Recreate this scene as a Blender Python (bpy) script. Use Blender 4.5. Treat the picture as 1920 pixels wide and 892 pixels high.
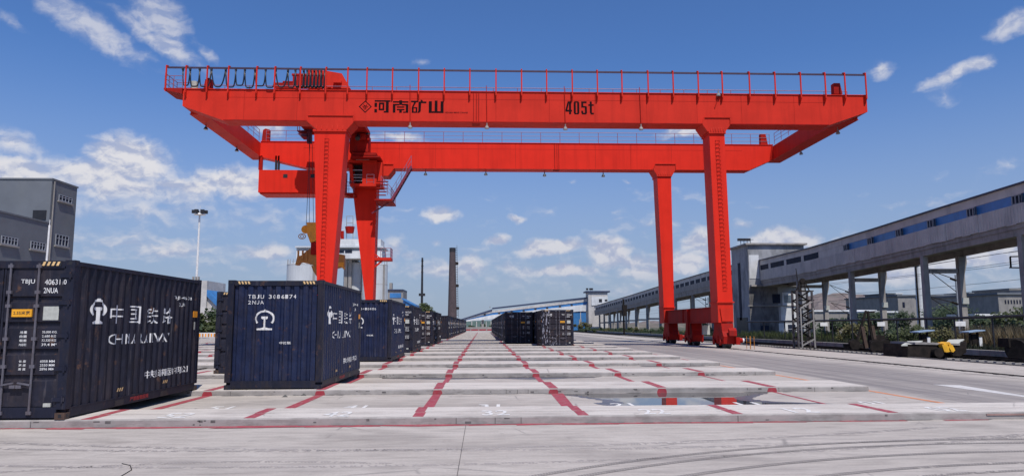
import bpy, bmesh, math, random
from mathutils import Vector, Matrix
from math import sin, cos, pi, radians
random.seed(7)
for o in list(bpy.data.objects): bpy.data.objects.remove(o)
S = bpy.context.scene
C = S.collection

# ------------------------------------------------------------------ camera
F, PITCH, YAW, ROLL, HC = 1345.5, .120656, .040649, -.0034447, 1.812
def ray(u, v):
    du, dv = u-960, v-446
    cr, sr = cos(ROLL), sin(ROLL)
    uu = du*cr+dv*sr; vv = -du*sr+dv*cr
    X, U = uu/F, -vv/F
    cp, sp = cos(PITCH), sin(PITCH)
    Y = cp-U*sp; Z = sp+U*cp
    cy, sy = cos(YAW), sin(YAW)
    return Vector((X*cy+Y*sy, -X*sy+Y*cy, Z))
EYE = Vector((0, 0, HC))
def at(u, v, Y):
    d = ray(u, v); return EYE+d*(Y/d.y)
def atx(u, v, X):
    d = ray(u, v); return EYE+d*(X/d.x)
def gnd(u, v, z=0.):
    d = ray(u, v); return EYE+d*((z-HC)/d.z)
cd = bpy.data.cameras.new('camera'); cam = bpy.data.objects.new('camera', cd); C.objects.link(cam); S.camera = cam
fw = ray(960, 446); rt = (ray(961, 446)-fw).normalized(); up = (ray(960, 445)-fw).normalized(); fw.normalize()
M = Matrix((rt, up, -fw)).transposed().to_4x4(); M.translation = EYE
cam.matrix_world = M
cd.sensor_width = 36; cd.lens = 36*F/1920; cd.clip_start = .1; cd.clip_end = 20000
S.render.resolution_x, S.render.resolution_y = 1024, 475

# ------------------------------------------------------------------ light, sky, exposure
SUN_EL, SUN_AZ = radians(58), radians(16)       # azimuth measured from straight behind the camera towards +X
sdir = Vector((sin(SUN_AZ)*cos(SUN_EL), -cos(SUN_AZ)*cos(SUN_EL), sin(SUN_EL)))
sl = bpy.data.lights.new('sun', 'SUN'); sl.energy = 4.3; sl.angle = radians(.53); sl.color = (1, .935, .84)
so = bpy.data.objects.new('sun', sl); C.objects.link(so); so.rotation_euler = sdir.to_track_quat('Z', 'Y').to_euler()
so.location = (0, 0, 200)
S.view_settings.view_transform = 'Standard'; S.view_settings.look = 'None'
S.view_settings.exposure = 0.0; S.view_settings.gamma = 1
W = bpy.data.worlds.new('World'); S.world = W; W.use_nodes = True
wt = W.node_tree; wt.nodes.clear()
def N(t, typ, **k):
    n = t.nodes.new(typ)
    for a, b in k.items():
        if a.startswith('i_'): n.inputs[int(a[2:]) if a[2:].isdigit() else a[2:].replace('_', ' ')].default_value = b
        else: setattr(n, a, b)
    return n
def L(t, a, b): t.links.new(a, b)
def MA(t, op, a, b=None, c=None, clamp=False):
    n = N(t, 'ShaderNodeMath', operation=op, use_clamp=clamp)
    for i, x in enumerate((a, b, c)):
        if x is None: continue
        if isinstance(x, (int, float)): n.inputs[i].default_value = x
        else: L(t, x, n.inputs[i])
    return n.outputs[0]
def VM(t, op, a, b=None, out=0):
    n = N(t, 'ShaderNodeVectorMath', operation=op)
    for i, x in enumerate((a, b)):
        if x is None: continue
        if isinstance(x, (tuple, Vector)): n.inputs[i].default_value = x
        else: L(t, x, n.inputs[i])
    return n.outputs[out]
def MR(t, x, a, b, c=0., d=1., smooth=False):
    n = N(t, 'ShaderNodeMapRange', interpolation_type='SMOOTHSTEP' if smooth else 'LINEAR')
    L(t, x, n.inputs[0])
    for i, q in enumerate((a, b, c, d)): n.inputs[i+1].default_value = q
    return n.outputs[0]
def MIX(t, f, a, b, mode='MIX'):
    n = N(t, 'ShaderNodeMix', data_type='RGBA', blend_type=mode)
    if isinstance(f, (int, float)): n.inputs[0].default_value = f
    else: L(t, f, n.inputs[0])
    for i, x in ((6, a), (7, b)):
        if isinstance(x, (tuple, list)): n.inputs[i].default_value = (*x[:3], 1)
        else: L(t, x, n.inputs[i])
    return n.outputs[2]
sky = N(wt, 'ShaderNodeTexSky', sky_type='NISHITA', sun_disc=False, sun_elevation=SUN_EL, sun_rotation=pi-SUN_AZ,
        altitude=300, air_density=1.0, dust_density=.6, ozone_density=2.2)
tc = N(wt, 'ShaderNodeTexCoord')
sep = N(wt, 'ShaderNodeSeparateXYZ'); L(wt, tc.outputs['Generated'], sep.inputs[0])
az = MA(wt, 'ARCTAN2', sep.outputs[0], sep.outputs[1]); el = MA(wt, 'ARCSINE', sep.outputs[2])
cmb = N(wt, 'ShaderNodeCombineXYZ'); L(wt, az, cmb.inputs[0]); L(wt, el, cmb.inputs[1])
P0 = cmb.outputs[0]
def noise(t, vec, scale, detail=5, rough=.55, dim='3D', lac=2.0):
    n = N(t, 'ShaderNodeTexNoise', noise_dimensions=dim); L(t, vec, n.inputs['Vector'])
    n.inputs['Scale'].default_value = scale; n.inputs['Detail'].default_value = detail; n.inputs['Roughness'].default_value = rough
    n.inputs['Lacunarity'].default_value = lac
    return n
nd = noise(wt, P0, 26, 4)
P1 = VM(wt, 'ADD', P0, VM(wt, 'MULTIPLY', VM(wt, 'SUBTRACT', nd.outputs['Color'], (.5, .5, .5)), (.035, .02, 0)))
CL = [(245,302,64,36,0,1.25),(185,330,100,26,0,1.0),(230,350,170,30,0,.75),(310,345,90,20,0,.7),(30,322,62,24,0,1.1),(440,342,70,28,0,1.1),(370,352,60,16,0,.9),
      (20,268,50,22,.3,.6),(828,401,34,14,0,1.1),(968,409,20,9,0,.9),(930,449,30,8,-.15,.8),(820,452,15,9,0,.5),(770,476,25,10,0,.6),
      (1032,463,62,15,-.1,1.3),(1140,472,44,26,.2,1.25),(1190,490,60,18,.1,.8),(880,500,34,26,0,.8),(950,500,30,14,0,.6),(1050,508,90,11,0,1.0),
      (1312,455,30,24,-.2,1.2),(1275,492,45,20,0,1.2),(1462,449,62,20,0,1.3),(1560,456,70,10,0,.6),(1650,130,22,15,.3,.75),(1790,136,48,10,-.3,.85),
      (1835,122,26,11,-.2,.8),(1768,175,22,22,0,.35),(1892,47,34,16,-.25,.85),(1740,492,45,26,0,1.1),(1850,470,90,22,0,1.2),(1690,515,60,18,0,1.),
      (490,472,70,14,0,.8),(735,470,26,38,0,.6),(1275,248,46,10,0,.9),(790,119,24,8,0,.35),(512,246,24,14,0,.8),(1180,342,12,5,0,.5),(1072,342,10,4,0,.4),
      (170,52,95,22,.42,.8),(295,30,48,34,.3,.95),(300,80,80,16,.4,.85),(385,100,30,10,.6,.5),(1395,420,18,8,0,.5),(560,500,60,22,0,.55),(820,505,80,22,0,.6),
      (1620,480,40,14,0,.7),(740,258,60,8,0,.7),(1210,505,70,20,0,.8),(640,430,50,20,0,.4),(15,38,30,10,.3,.4),(300,395,230,40,0,.40),(1000,520,260,40,0,.30),(1700,500,260,60,0,.40)]
acc = None
for (u, v, rx, ry, rot, s) in CL:
    d = ray(u, v).normalized(); a0, e0 = math.atan2(d.x, d.y), math.asin(d.z)
    q = VM(wt, 'SUBTRACT', P1, (a0, e0, 0))
    if rot:
        r = N(wt, 'ShaderNodeVectorRotate', rotation_type='Z_AXIS'); L(wt, q, r.inputs[0]); r.inputs['Angle'].default_value = rot; q = r.outputs[0]
    q = VM(wt, 'MULTIPLY', q, (F/rx/1.45, F/ry/1.5, 0))
    ln = VM(wt, 'LENGTH', q, out=1)
    g = MA(wt, 'MULTIPLY', MA(wt, 'SUBTRACT', 1, ln, clamp=True), s)
    acc = g if acc is None else MA(wt, 'MAXIMUM', acc, g)
# a low bank of cloud all round the horizon
Pst = VM(wt, 'MULTIPLY', P1, (1, 3.2, 1))
nb = noise(wt, Pst, 5.5, 7, .6)
band = MA(wt, 'MULTIPLY', MR(wt, el, -.02, .05, 0, 1, True), MR(wt, el, .09, .24, 1, 0, True))
bank = MA(wt, 'MULTIPLY', MA(wt, 'MULTIPLY', MR(wt, nb.outputs[0], .47, .70, 0, 1), band), .62)
acc = MA(wt, 'MAXIMUM', acc, bank)
def fluff(vec):
    a = noise(wt, vec, 30, 8, .54); return a.outputs[0]
Pf = VM(wt, 'MULTIPLY', P1, (1, 1.5, 1))
f0 = fluff(Pf); f1 = fluff(VM(wt, 'ADD', Pf, (.003, .011, 0)))
dens = MR(wt, MA(wt, 'ADD', acc, MA(wt, 'MULTIPLY', MA(wt, 'SUBTRACT', f0, .5), .95)), .08, .74, 0, 1, True)
dens = MA(wt, 'MULTIPLY', dens, MR(wt, acc, .0, .12, 0, 1, True))
lit = MR(wt, MA(wt, 'SUBTRACT', f0, f1), -.13, .10, 0, 1, True)
ccol = MIX(wt, lit, (.44, .49, .66), (.80, .79, .82))
ccol = MIX(wt, MR(wt, el, .0, .2, .55, 0), ccol, (.40, .45, .60))
skyc = MIX(wt, 1.0, sky.outputs[0], (.70, 1.02, 1.50), 'MULTIPLY')
# thin milky veil low down
veil = MA(wt, 'MULTIPLY', MR(wt, el, .0, .36, .82, 0, True), 1)
bg1 = N(wt, 'ShaderNodeBackground'); L(wt, skyc, bg1.inputs[0]); bg1.inputs[1].default_value = .085
bg2 = N(wt, 'ShaderNodeBackground'); L(wt, ccol, bg2.inputs[0]); bg2.inputs[1].default_value = .95
bg3 = N(wt, 'ShaderNodeBackground'); bg3.inputs[0].default_value = (.325, .38, .50, 1); bg3.inputs[1].default_value = 1
m0 = N(wt, 'ShaderNodeMixShader'); L(wt, veil, m0.inputs[0]); L(wt, bg1.outputs[0], m0.inputs[1]); L(wt, bg3.outputs[0], m0.inputs[2])
m1 = N(wt, 'ShaderNodeMixShader'); L(wt, MA(wt, 'MULTIPLY', dens, MR(wt, el, .22, .40, .95, .55)), m1.inputs[0]); L(wt, m0.outputs[0], m1.inputs[1]); L(wt, bg2.outputs[0], m1.inputs[2])
wo = N(wt, 'ShaderNodeOutputWorld'); L(wt, m1.outputs[0], wo.inputs[0])

# ------------------------------------------------------------------ materials
def mat(name, col, rough=.6, var=.15, scale=3., metal=0., bump=0., dirt=None, damt=0., dscale=(1, 1, 1), spec=.5, ior=None, spots=0., dent=0.):
    m = bpy.data.materials.new(name); m.use_nodes = True; t = m.node_tree
    b = t.nodes['Principled BSDF']
    b.inputs['Roughness'].default_value = rough; b.inputs['Metallic'].default_value = metal
    b.inputs['Specular IOR Level'].default_value = spec
    g = N(t, 'ShaderNodeNewGeometry').outputs['Position']
    n = noise(t, g, scale, 6, .6)
    f = MR(t, n.outputs[0], .3, .7, 1-var, 1+var)
    cc = N(t, 'ShaderNodeCombineColor'); [L(t, f, cc.inputs[i]) for i in range(3)]
    c = MIX(t, 1., (*col,), cc.outputs[0], 'MULTIPLY')
    if dirt:
        gg = VM(t, 'MULTIPLY', g, dscale)
        n2 = noise(t, gg, 1.0, 7, .68)
        c = MIX(t, MA(t, 'MULTIPLY', MR(t, n2.outputs[0], .48, .72, 0, 1), damt), c, dirt)
    if spots:
        n4 = noise(t, g, 3.1, 8, .72); n5 = noise(t, VM(t, 'MULTIPLY', g, (14, 14, 1.1)), 1., 4, .6)
        c = MIX(t, MA(t, 'MULTIPLY', MR(t, n4.outputs[0], .60, .67), spots), c, (.095, .050, .034))
        c = MIX(t, MA(t, 'MULTIPLY', MR(t, n5.outputs[0], .62, .74), spots*.7), c, (.10, .09, .10))
    L(t, c, b.inputs['Base Color'])
    if dent:
        n3 = noise(t, g, 1.6, 3)
        bp = N(t, 'ShaderNodeBump'); bp.inputs['Strength'].default_value = dent; bp.inputs['Distance'].default_value = .12
        L(t, n3.outputs[0], bp.inputs['Height']); L(t, bp.outputs[0], b.inputs['Normal'])
    if bump:
        n3 = noise(t, g, scale*12, 4)
        bp = N(t, 'ShaderNodeBump'); bp.inputs['Strength'].default_value = bump; bp.inputs['Distance'].default_value = .01
        L(t, n3.outputs[0], bp.inputs['Height']); L(t, bp.outputs[0], b.inputs['Normal'])
    return m
RED = mat('crane_red', (.60, .032, .018), .55, .10, .5, dirt=(.38, .022, .014), damt=.5, dscale=(1.6, 1.6, .16), spec=.09)
REDL = mat('crane_leg_red', (.72, .030, .016), .5, .08, .5, dirt=(.46, .018, .011), damt=.48, dscale=(1.8, 1.8, .10), spec=.09)
REDD = mat('crane_red_worn', (.33, .012, .008), .65, .18, 1.2, spec=.1, dirt=(.10, .03, .03), damt=.5, dscale=(1.5, 1.5, .5))
BLK = mat('black_steel', (.018, .018, .022), .5, .3, 3)
CABLE = mat('black_cable', (.010, .012, .02), .4, .2, 4)
MAROON = mat('crane_lettering', (.014, .003, .005), .8, .1, 4, spec=.1)
GALV = mat('galvanised_steel', (.42, .43, .45), .4, .15, 4, metal=.6)
WHITE = mat('white_paint', (.72, .72, .72), .6, .12, 5, dirt=(.3, .3, .33), damt=.5, dscale=(3, 3, 1.2))
NAVY = mat('navy_paint', (.009, .0155, .050), .48, .25, 2.2, dirt=(.030, .026, .036), damt=.75, dscale=(5, 5, .8), spec=.35, spots=.7, dent=.5)
NAVY2 = mat('worn_navy_paint', (.014, .0145, .027), .55, .28, 2.2, dirt=(.042, .033, .038), damt=.85, dscale=(4, 4, .7), spec=.3, spots=.95, dent=.6)
NAVY3 = mat('brownish_navy_paint', (.016, .0135, .022), .6, .25, 2.0, dirt=(.045, .031, .030), damt=.85, dscale=(4, 4, .9), spec=.3, spots=.95, dent=.6)
RAILC = mat('navy_frame_paint', (.010, .012, .027), .55, .25, 3, dirt=(.035, .026, .026), damt=.7, dscale=(6, 6, 2), spec=.3, spots=.7)
RUST = mat('rusty_steel', (.075, .045, .032), .75, .35, 6, dirt=(.02, .018, .02), damt=.7, dscale=(7, 7, 7))
YEL = mat('yellow_plate', (.78, .36, .015), .5, .1, 6)
ORG = mat('orange_reflector', (.85, .33, .03), .4, .1, 9)
YORG = mat('spreader_orange', (.90, .34, .008), .45, .2, 2, dirt=(.12, .07, .03), damt=.6, dscale=(2, 2, 2))
BRON = mat('spreader_bronze', (.50, .19, .02), .5, .25, 3, dirt=(.05, .04, .03), damt=.6, dscale=(3, 3, 3))
ROD = mat('lock_rod_steel', (.12, .115, .14), .5, .2, 8, metal=.2, dirt=(.09, .05, .04), damt=.5, dscale=(9, 9, 2))
STICK = mat('pale_sticker', (.42, .43, .40), .6, .15, 14)
REDPLATE = mat('red_lettering', (.42, .03, .03), .6, .1, 9)
PAINT = mat('road_red_paint', (.34, .050, .068), .65, .2, 5, dirt=(.33, .24, .24), damt=.65, dscale=(7, 7, 7))
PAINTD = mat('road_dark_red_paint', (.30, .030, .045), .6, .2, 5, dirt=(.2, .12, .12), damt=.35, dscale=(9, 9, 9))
LMARK = mat('worn_lane_paint', (.60, .58, .57), .7, .15, 4, dirt=(.36, .34, .34), damt=.7, dscale=(5, 5, 5))
ORPAINT = mat('road_orange_paint', (.66, .24, .10), .65, .2, 3, dirt=(.38, .30, .28), damt=.7, dscale=(4, 4, 4))
WPAINT = mat('road_white_paint', (.72, .71, .70), .7, .12, 6, dirt=(.46, .42, .41), damt=.95, dscale=(14, 14, 9))
GREY1 = mat('dark_grey_stucco', (.15, .165, .19), .9, .10, .6, bump=.1, dirt=(.17, .18, .185), damt=.5, dscale=(.5, .5, .15), spec=.2)
GREY2 = mat('grey_panel', (.26, .248, .236), .7, .14, .8, dirt=(.10, .10, .115), damt=.6, dscale=(.8, .8, .25))
GREY3 = mat('light_grey_panel', (.50, .485, .47), .7, .12, .9, dirt=(.2, .2, .22), damt=.5, dscale=(.8, .8, .25))
BLUEP = mat('blue_panel', (.045, .19, .46), .45, .15, 1.0, dirt=(.03, .06, .12), damt=.5, dscale=(1, 1, .4))
ROOFB = mat('dark_blue_roof', (.03, .045, .10), .5, .15, 1)
GLASS = mat('dark_window_glass', (.018, .024, .045), .6, .4, 1.2, spec=.10)
SOOTSHADE = mat('soot_and_shade_render', (.15, .15, .155), .9, .35, .7, bump=.2, dirt=(.018, .018, .02), damt=1., dscale=(.9, .9, .35))  # coal soot, with part of the gallery's shade in the colour
WGL = mat('grey_window_glass', (.10, .13, .17), .15, .4, 2, spec=.8)
CONC = mat('grey_concrete', (.30, .283, .27), .85, .2, .9, bump=.15, dirt=(.10, .095, .10), damt=.7, dscale=(1.2, 1.2, .3))
SOOT = mat('soot_stained_wall', (.30, .31, .33), .85, .2, .5, bump=.1, dirt=(.045, .045, .05), damt=.85, dscale=(.45, .45, .22))
WALLW = mat('white_wall', (.62, .64, .66), .8, .12, .8, dirt=(.36, .38, .40), damt=.6, dscale=(.8, .8, .3))
SILO = mat('silo_paint', (.50, .53, .56), .55, .08, .4, dirt=(.36, .37, .40), damt=.5, dscale=(.5, .5, .1))
BRICK = mat('dark_brick', (.075, .055, .06), .9, .25, 1.5, dirt=(.04, .035, .04), damt=.6, dscale=(.4, .4, .2))
BARK = mat('bark', (.07, .055, .045), .9, .3, 3)
YELP = mat('bright_yellow_paint', (.80, .42, .02), .5, .15, 4, dirt=(.3, .2, .1), damt=.5, dscale=(6, 6, 6))
DIRTY = mat('coal_dust_steel', (.018, .015, .014), .85, .4, 3, spec=.15, dirt=(.045, .032, .026), damt=.5, dscale=(3, 3, 3))
GRN = mat('green_wall', (.10, .16, .15), .8, .2, 1)
BLUST = mat('blue_steel', (.26, .36, .50), .5, .15, 3)
def leafm(name, a, b, tr=.25):
    m = bpy.data.materials.new(name); m.use_nodes = True; t = m.node_tree; p = t.nodes['Principled BSDF']
    g = N(t, 'ShaderNodeNewGeometry'); n = noise(t, g.outputs['Position'], 1.3, 5, .6)
    h = N(t, 'ShaderNodeTexWhiteNoise', noise_dimensions='3D'); L(t, VM(t, 'SNAP', g.outputs['Position'], (.35, .35, .35)), h.inputs[0])
    f = MA(t, 'ADD', MA(t, 'MULTIPLY', n.outputs[0], .9), MA(t, 'MULTIPLY', h.outputs[0], .35))
    L(t, MIX(t, MR(t, f, .4, .85), a, b), p.inputs['Base Color']); p.inputs['Roughness'].default_value = .65
    p.inputs['Transmission Weight'].default_value = 0
    tl = N(t, 'ShaderNodeBsdfTranslucent'); tl.inputs[0].default_value = (*[x*1.4 for x in b], 1)
    mx = N(t, 'ShaderNodeMixShader'); mx.inputs[0].default_value = tr
    L(t, p.outputs[0], mx.inputs[1]); L(t, tl.outputs[0], mx.inputs[2]); L(t, mx.outputs[0], t.nodes['Material Output'].inputs[0])
    return m
LEAF = leafm('dark_leaves', (.020, .040, .020), (.055, .085, .035))
LEAF2 = leafm('green_leaves', (.022, .038, .014), (.075, .095, .028))
LEAF3 = leafm('olive_leaves', (.040, .042, .016), (.125, .12, .042))
DARKW = leafm('dark_weed_leaves', (.012, .018, .010), (.035, .045, .020))
REED = leafm('dry_reeds', (.07, .055, .03), (.24, .19, .11))

def concrete_ground(name, base, alt, dark, tyre=False, sc=1.):
    m = bpy.data.materials.new(name); m.use_nodes = True; t = m.node_tree; p = t.nodes['Principled BSDF']
    g = N(t, 'ShaderNodeNewGeometry').outputs['Position']
    n1 = noise(t, VM(t, 'MULTIPLY', g, (.22, .5, 1)), 1*sc, 7, .62)
    n2 = noise(t, VM(t, 'MULTIPLY', g, (1.1, 5.5, 1)), 1*sc, 7, .7)
    n3 = noise(t, g, 22, 5, .7)
    n4 = noise(t, VM(t, 'MULTIPLY', g, (.9, 1.6, 1)), .35*sc, 5, .6)
    c = MIX(t, MR(t, n1.outputs[0], .35, .65), base, alt)
    c = MIX(t, MA(t, 'MULTIPLY', MR(t, n2.outputs[0], .46, .70), .60), c, dark)
    c = MIX(t, MA(t, 'MULTIPLY', MR(t, n4.outputs[0], .52, .66, 0, 1, True), .42), c, dark)
    vo = N(t, 'ShaderNodeTexVoronoi', feature='DISTANCE_TO_EDGE'); L(t, VM(t, 'ADD', g, VM(t, 'MULTIPLY', n3.outputs['Color'], (.10, .10, 0))), vo.inputs['Vector']); vo.inputs['Scale'].default_value = .42
    ck = MA(t, 'MULTIPLY', MR(t, vo.outputs[0], .002, .010, 1, 0), MR(t, n1.outputs[0], .50, .60, 0, .55))
    c = MIX(t, ck, c, (.13, .12, .12))
    n6 = noise(t, VM(t, 'MULTIPLY', g, (2.3, 3.5, 1)), 1, 3, .5)
    c = MIX(t, MA(t, 'MULTIPLY', MR(t, n6.outputs[0], .68, .76, 0, 1, True), .40), c, (.14, .125, .12))
    f = MR(t, n3.outputs[0], .3, .7, .90, 1.10)
    cc = N(t, 'ShaderNodeCombineColor'); [L(t, f, cc.inputs[i]) for i in range(3)]
    c = MIX(t, 1., c, cc.outputs[0], 'MULTIPLY')
    if tyre:   # rubber darkened traffic lane east of the stacking bays, scuffed streaks along it
        s = N(t, 'ShaderNodeSeparateXYZ'); L(t, g, s.inputs[0])
        st = noise(t, VM(t, 'MULTIPLY', g, (2.6, .07, 1)), 1, 6, .6)
        wob = MA(t, 'ADD', s.outputs[0], MA(t, 'MULTIPLY', MA(t, 'SUBTRACT', st.outputs[0], .5), 3.0))
        lane = MA(t, 'MULTIPLY', MR(t, wob, 10.4, 12.0, 0, 1, True), MR(t, wob, 15.4, 17.6, 1, 0, True))
        lane = MA(t, 'MULTIPLY', lane, MR(t, st.outputs[0], .36, .60, .45, 1.0))
        c = MIX(t, MA(t, 'MULTIPLY', lane, .80), c, (.165, .150, .155))
        st2 = noise(t, VM(t, 'MULTIPLY', g, (.16, 2.2, 1)), 1, 7, .66)      # cross-traffic scuffs in front of the bays
        fr = MR(t, s.outputs[1], 11.5, 13.2, 1, 0, True)
        c = MIX(t, MA(t, 'MULTIPLY', MA(t, 'MULTIPLY', MR(t, st2.outputs[0], .50, .68), fr), .34), c, (.26, .235, .23))
    L(t, c, p.inputs['Base Color']); p.inputs['Roughness'].default_value = .82; p.inputs['Specular IOR Level'].default_value = .35
    bp = N(t, 'ShaderNodeBump'); bp.inputs['Strength'].default_value = .25; bp.inputs['Distance'].default_value = .006
    L(t, n3.outputs[0], bp.inputs['Height']); L(t, bp.outputs[0], p.inputs['Normal'])
    return m
PFACE = mat('plinth_face_shaded', (.30, .28, .272), .9, .2, 2.5, bump=.3, dirt=(.15, .135, .13), damt=.75, dscale=(2.2, 2.2, 9))  # weathered cast face, darkened to paint in the sun's contrast with the top
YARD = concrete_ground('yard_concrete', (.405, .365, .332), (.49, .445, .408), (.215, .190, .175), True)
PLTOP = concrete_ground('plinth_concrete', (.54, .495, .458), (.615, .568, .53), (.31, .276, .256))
DIRT = mat('scrub_soil', (.09, .085, .055), .95, .35, .3, dirt=(.05, .065, .028), damt=.8, dscale=(.1, .1, 1))
BALL = mat('dark_ballast', (.050, .045, .045), .95, .5, 5, bump=.8, dirt=(.16, .15, .145), damt=.6, dscale=(1.2, .25, 1))
GROOVE = mat('joint_dirt', (.12, .11, .11), .95, .3, 6)
TYREF = mat('faint_rubber_marks', (.39, .352, .34), .8, .15, 5)
TYREM = mat('rubber_marks', (.235, .212, .205), .8, .2, 9)
WET = mat('wet_concrete', (.085, .078, .080), .28, .35, 3, spec=.5)
WATER = mat('puddle_water', (.055, .052, .052), .015, .2, 1.5, spec=.55)

# ------------------------------------------------------------------ geometry helpers
class MB:
    def __init__(s): s.v = []; s.f = []; s.m = []; s.k = 0; s.smooth = False
    def mi(s, k): s.k = k; return s
    def add(s, vs, fs):
        b = len(s.v); s.v += [tuple(x) for x in vs]; s.f += [tuple(b+i for i in f) for f in fs]; s.m += [s.k]*len(fs); return s
    def box(s, x0, x1, y0, y1, z0, z1):
        return s.hexa([(x0, y0, z0), (x1, y0, z0), (x1, y1, z0), (x0, y1, z0), (x0, y0, z1), (x1, y0, z1), (x1, y1, z1), (x0, y1, z1)])
    def hexa(s, p): return s.add(p, [(0, 3, 2, 1), (4, 5, 6, 7), (0, 1, 5, 4), (1, 2, 6, 5), (2, 3, 7, 6), (3, 0, 4, 7)])
    def prism(s, poly, axis, a, b):
        """poly in the two other axes (x,z for axis y; y,z for axis x; x,y for axis z), extruded a..b"""
        n = len(poly)
        def P(p, t): return {'x': (t, p[0], p[1]), 'y': (p[0], t, p[1]), 'z': (p[0], p[1], t)}[axis]
        vs = [P(p, a) for p in poly]+[P(p, b) for p in poly]
        return s.add(vs, [tuple(range(n)), tuple(range(2*n-1, n-1, -1))]+[(i, i+n, (i+1) % n+n, (i+1) % n) for i in range(n)])
    def cyl(s, p0, p1, r0, r1=None, n=8, cap=True):
        p0, p1 = Vector(p0), Vector(p1); r1 = r0 if r1 is None else r1
        d = (p1-p0).normalized(); a = d.orthogonal().normalized(); b = d.cross(a)
        vs = [p0+(a*cos(2*pi*i/n)+b*sin(2*pi*i/n))*r0 for i in range(n)]+[p1+(a*cos(2*pi*i/n)+b*sin(2*pi*i/n))*r1 for i in range(n)]
        fs = [(i, (i+1) % n, (i+1) % n+n, i+n) for i in range(n)]
        if cap: fs += [tuple(range(n-1, -1, -1)), tuple(range(n, 2*n))]
        return s.add(vs, fs)
    def bar(s, p0, p1, w, h=None):
        """rectangular bar between two points"""
        p0, p1 = Vector(p0), Vector(p1); h = w if h is None else h
        d = (p1-p0).normalized(); u = Vector((0, 0, 1)) if abs(d.z) < .95 else Vector((0, 1, 0))
        a = d.cross(u).normalized(); b = a.cross(d)
        q = [p+a*sx*w/2+b*sz*h/2 for p in (p0, p1) for sx, sz in ((-1, -1), (1, -1), (1, 1), (-1, 1))]
        return s.add(q, [(0, 1, 2, 3), (7, 6, 5, 4), (0, 4, 5, 1), (1, 5, 6, 2), (2, 6, 7, 3), (3, 7, 4, 0)])
    def path(s, pts, r, n=6):
        pts = [Vector(p) for p in pts]; rings = []
        a = None
        for i, p in enumerate(pts):
            d = (pts[min(i+1, len(pts)-1)]-pts[max(i-1, 0)]).normalized()
            a = d.orthogonal().normalized() if a is None else (a-d*a.dot(d)).normalized(); b = d.cross(a)
            rings.append([p+(a*cos(2*pi*k/n)+b*sin(2*pi*k/n))*r for k in range(n)])
        vs = [q for g in rings for q in g]; fs = []
        for i in range(len(pts)-1):
            for k in range(n): fs.append((i*n+k, i*n+(k+1) % n, (i+1)*n+(k+1) % n, (i+1)*n+k))
        fs += [tuple(range(n-1, -1, -1)), tuple(range((len(pts)-1)*n, len(pts)*n))]
        return s.add(vs, fs)
    def mesh(s, name, mats):
        me = bpy.data.meshes.new(name); me.from_pydata([tuple(v) for v in s.v], [], s.f)
        for m in (mats if isinstance(mats, (list, tuple)) else [mats]): me.materials.append(m)
        me.polygons.foreach_set('material_index', s.m)
        bm = bmesh.new(); bm.from_mesh(me); bmesh.ops.recalc_face_normals(bm, faces=bm.faces); bm.to_mesh(me); bm.free()
        if s.smooth:
            me.polygons.foreach_set('use_smooth', [True]*len(me.polygons))
        return me
    def build(s, name, mats, parent=None):
        return link(name, s.mesh(name, mats), parent)
JOINED = {'side_wording', 'company_wording', 'side_code', 'notice_wording', 'fork_warning', 'warning_stripes', 'weight_table', 'container_code', 'end_small_wording', 'mud_streaks',
          'railway_emblem', 'end_emblem', 'painted_character', 'edge_chips', 'lettering', 'maker_emblem', 'bay_number', 'handrail', 'stair_rail', 'hinge', 'lock_rod', 'door_handle'}
def link(name, me, parent=None):
    o = bpy.data.objects.new(name, me); C.objects.link(o)
    if name in JOINED: o['kind'] = 'stuff'
    if parent is not None:
        o.parent = parent
        if parent.type == 'EMPTY' and parent.parent is None and not parent.get('_local'):
            o.matrix_parent_inverse = Matrix.Translation(-Vector(parent.location))
    return o
def tag(o, label=None, cat=None, group=None, kind=None):
    if label: o['label'] = label
    if cat: o['category'] = cat
    if group: o['group'] = group
    if kind: o['kind'] = kind
    return o
def thing(name, label, cat, loc=(0, 0, 0), group=None, local=False):
    o = bpy.data.objects.new(name, None); C.objects.link(o); o.location = loc; o.empty_display_size = .3
    if local: o['_local'] = 1
    return tag(o, label, cat, group)
def struct(mb, name, mats): return tag(mb.build(name, mats), kind='structure')
def copy_thing(root):
    r = root.copy(); C.objects.link(r)
    for ch in root.children:
        c = ch.copy(); C.objects.link(c); c.parent = r
        for g in ch.children:
            d = g.copy(); C.objects.link(d); d.parent = c
    return r

_tc = {}
def text2d(s, w, h, bold=0.):
    """triangulated outline of a word, fitted into w x h, origin lower left"""
    key = (s, bold)
    if key not in _tc:
        cu = bpy.data.curves.new('t', 'FONT'); cu.body = s; cu.size = 1; cu.resolution_u = 3; cu.offset = bold
        o = bpy.data.objects.new('t', cu); C.objects.link(o)
        dg = bpy.context.evaluated_depsgraph_get(); dg.update()
        me = o.evaluated_get(dg).to_mesh()
        vs = [(v.co.x, v.co.y) for v in me.vertices]; fs = [tuple(p.vertices) for p in me.polygons]
        o.evaluated_get(dg).to_mesh_clear(); bpy.data.objects.remove(o); bpy.data.curves.remove(cu)
        _tc[key] = (vs, fs)
    vs, fs = _tc[key]
    if not vs: return [], []
    x0, x1 = min(v[0] for v in vs), max(v[0] for v in vs); y0, y1 = min(v[1] for v in vs), max(v[1] for v in vs)
    return [((x-x0)/(x1-x0)*w, (y-y0)/(y1-y0)*h) for x, y in vs], fs
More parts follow.
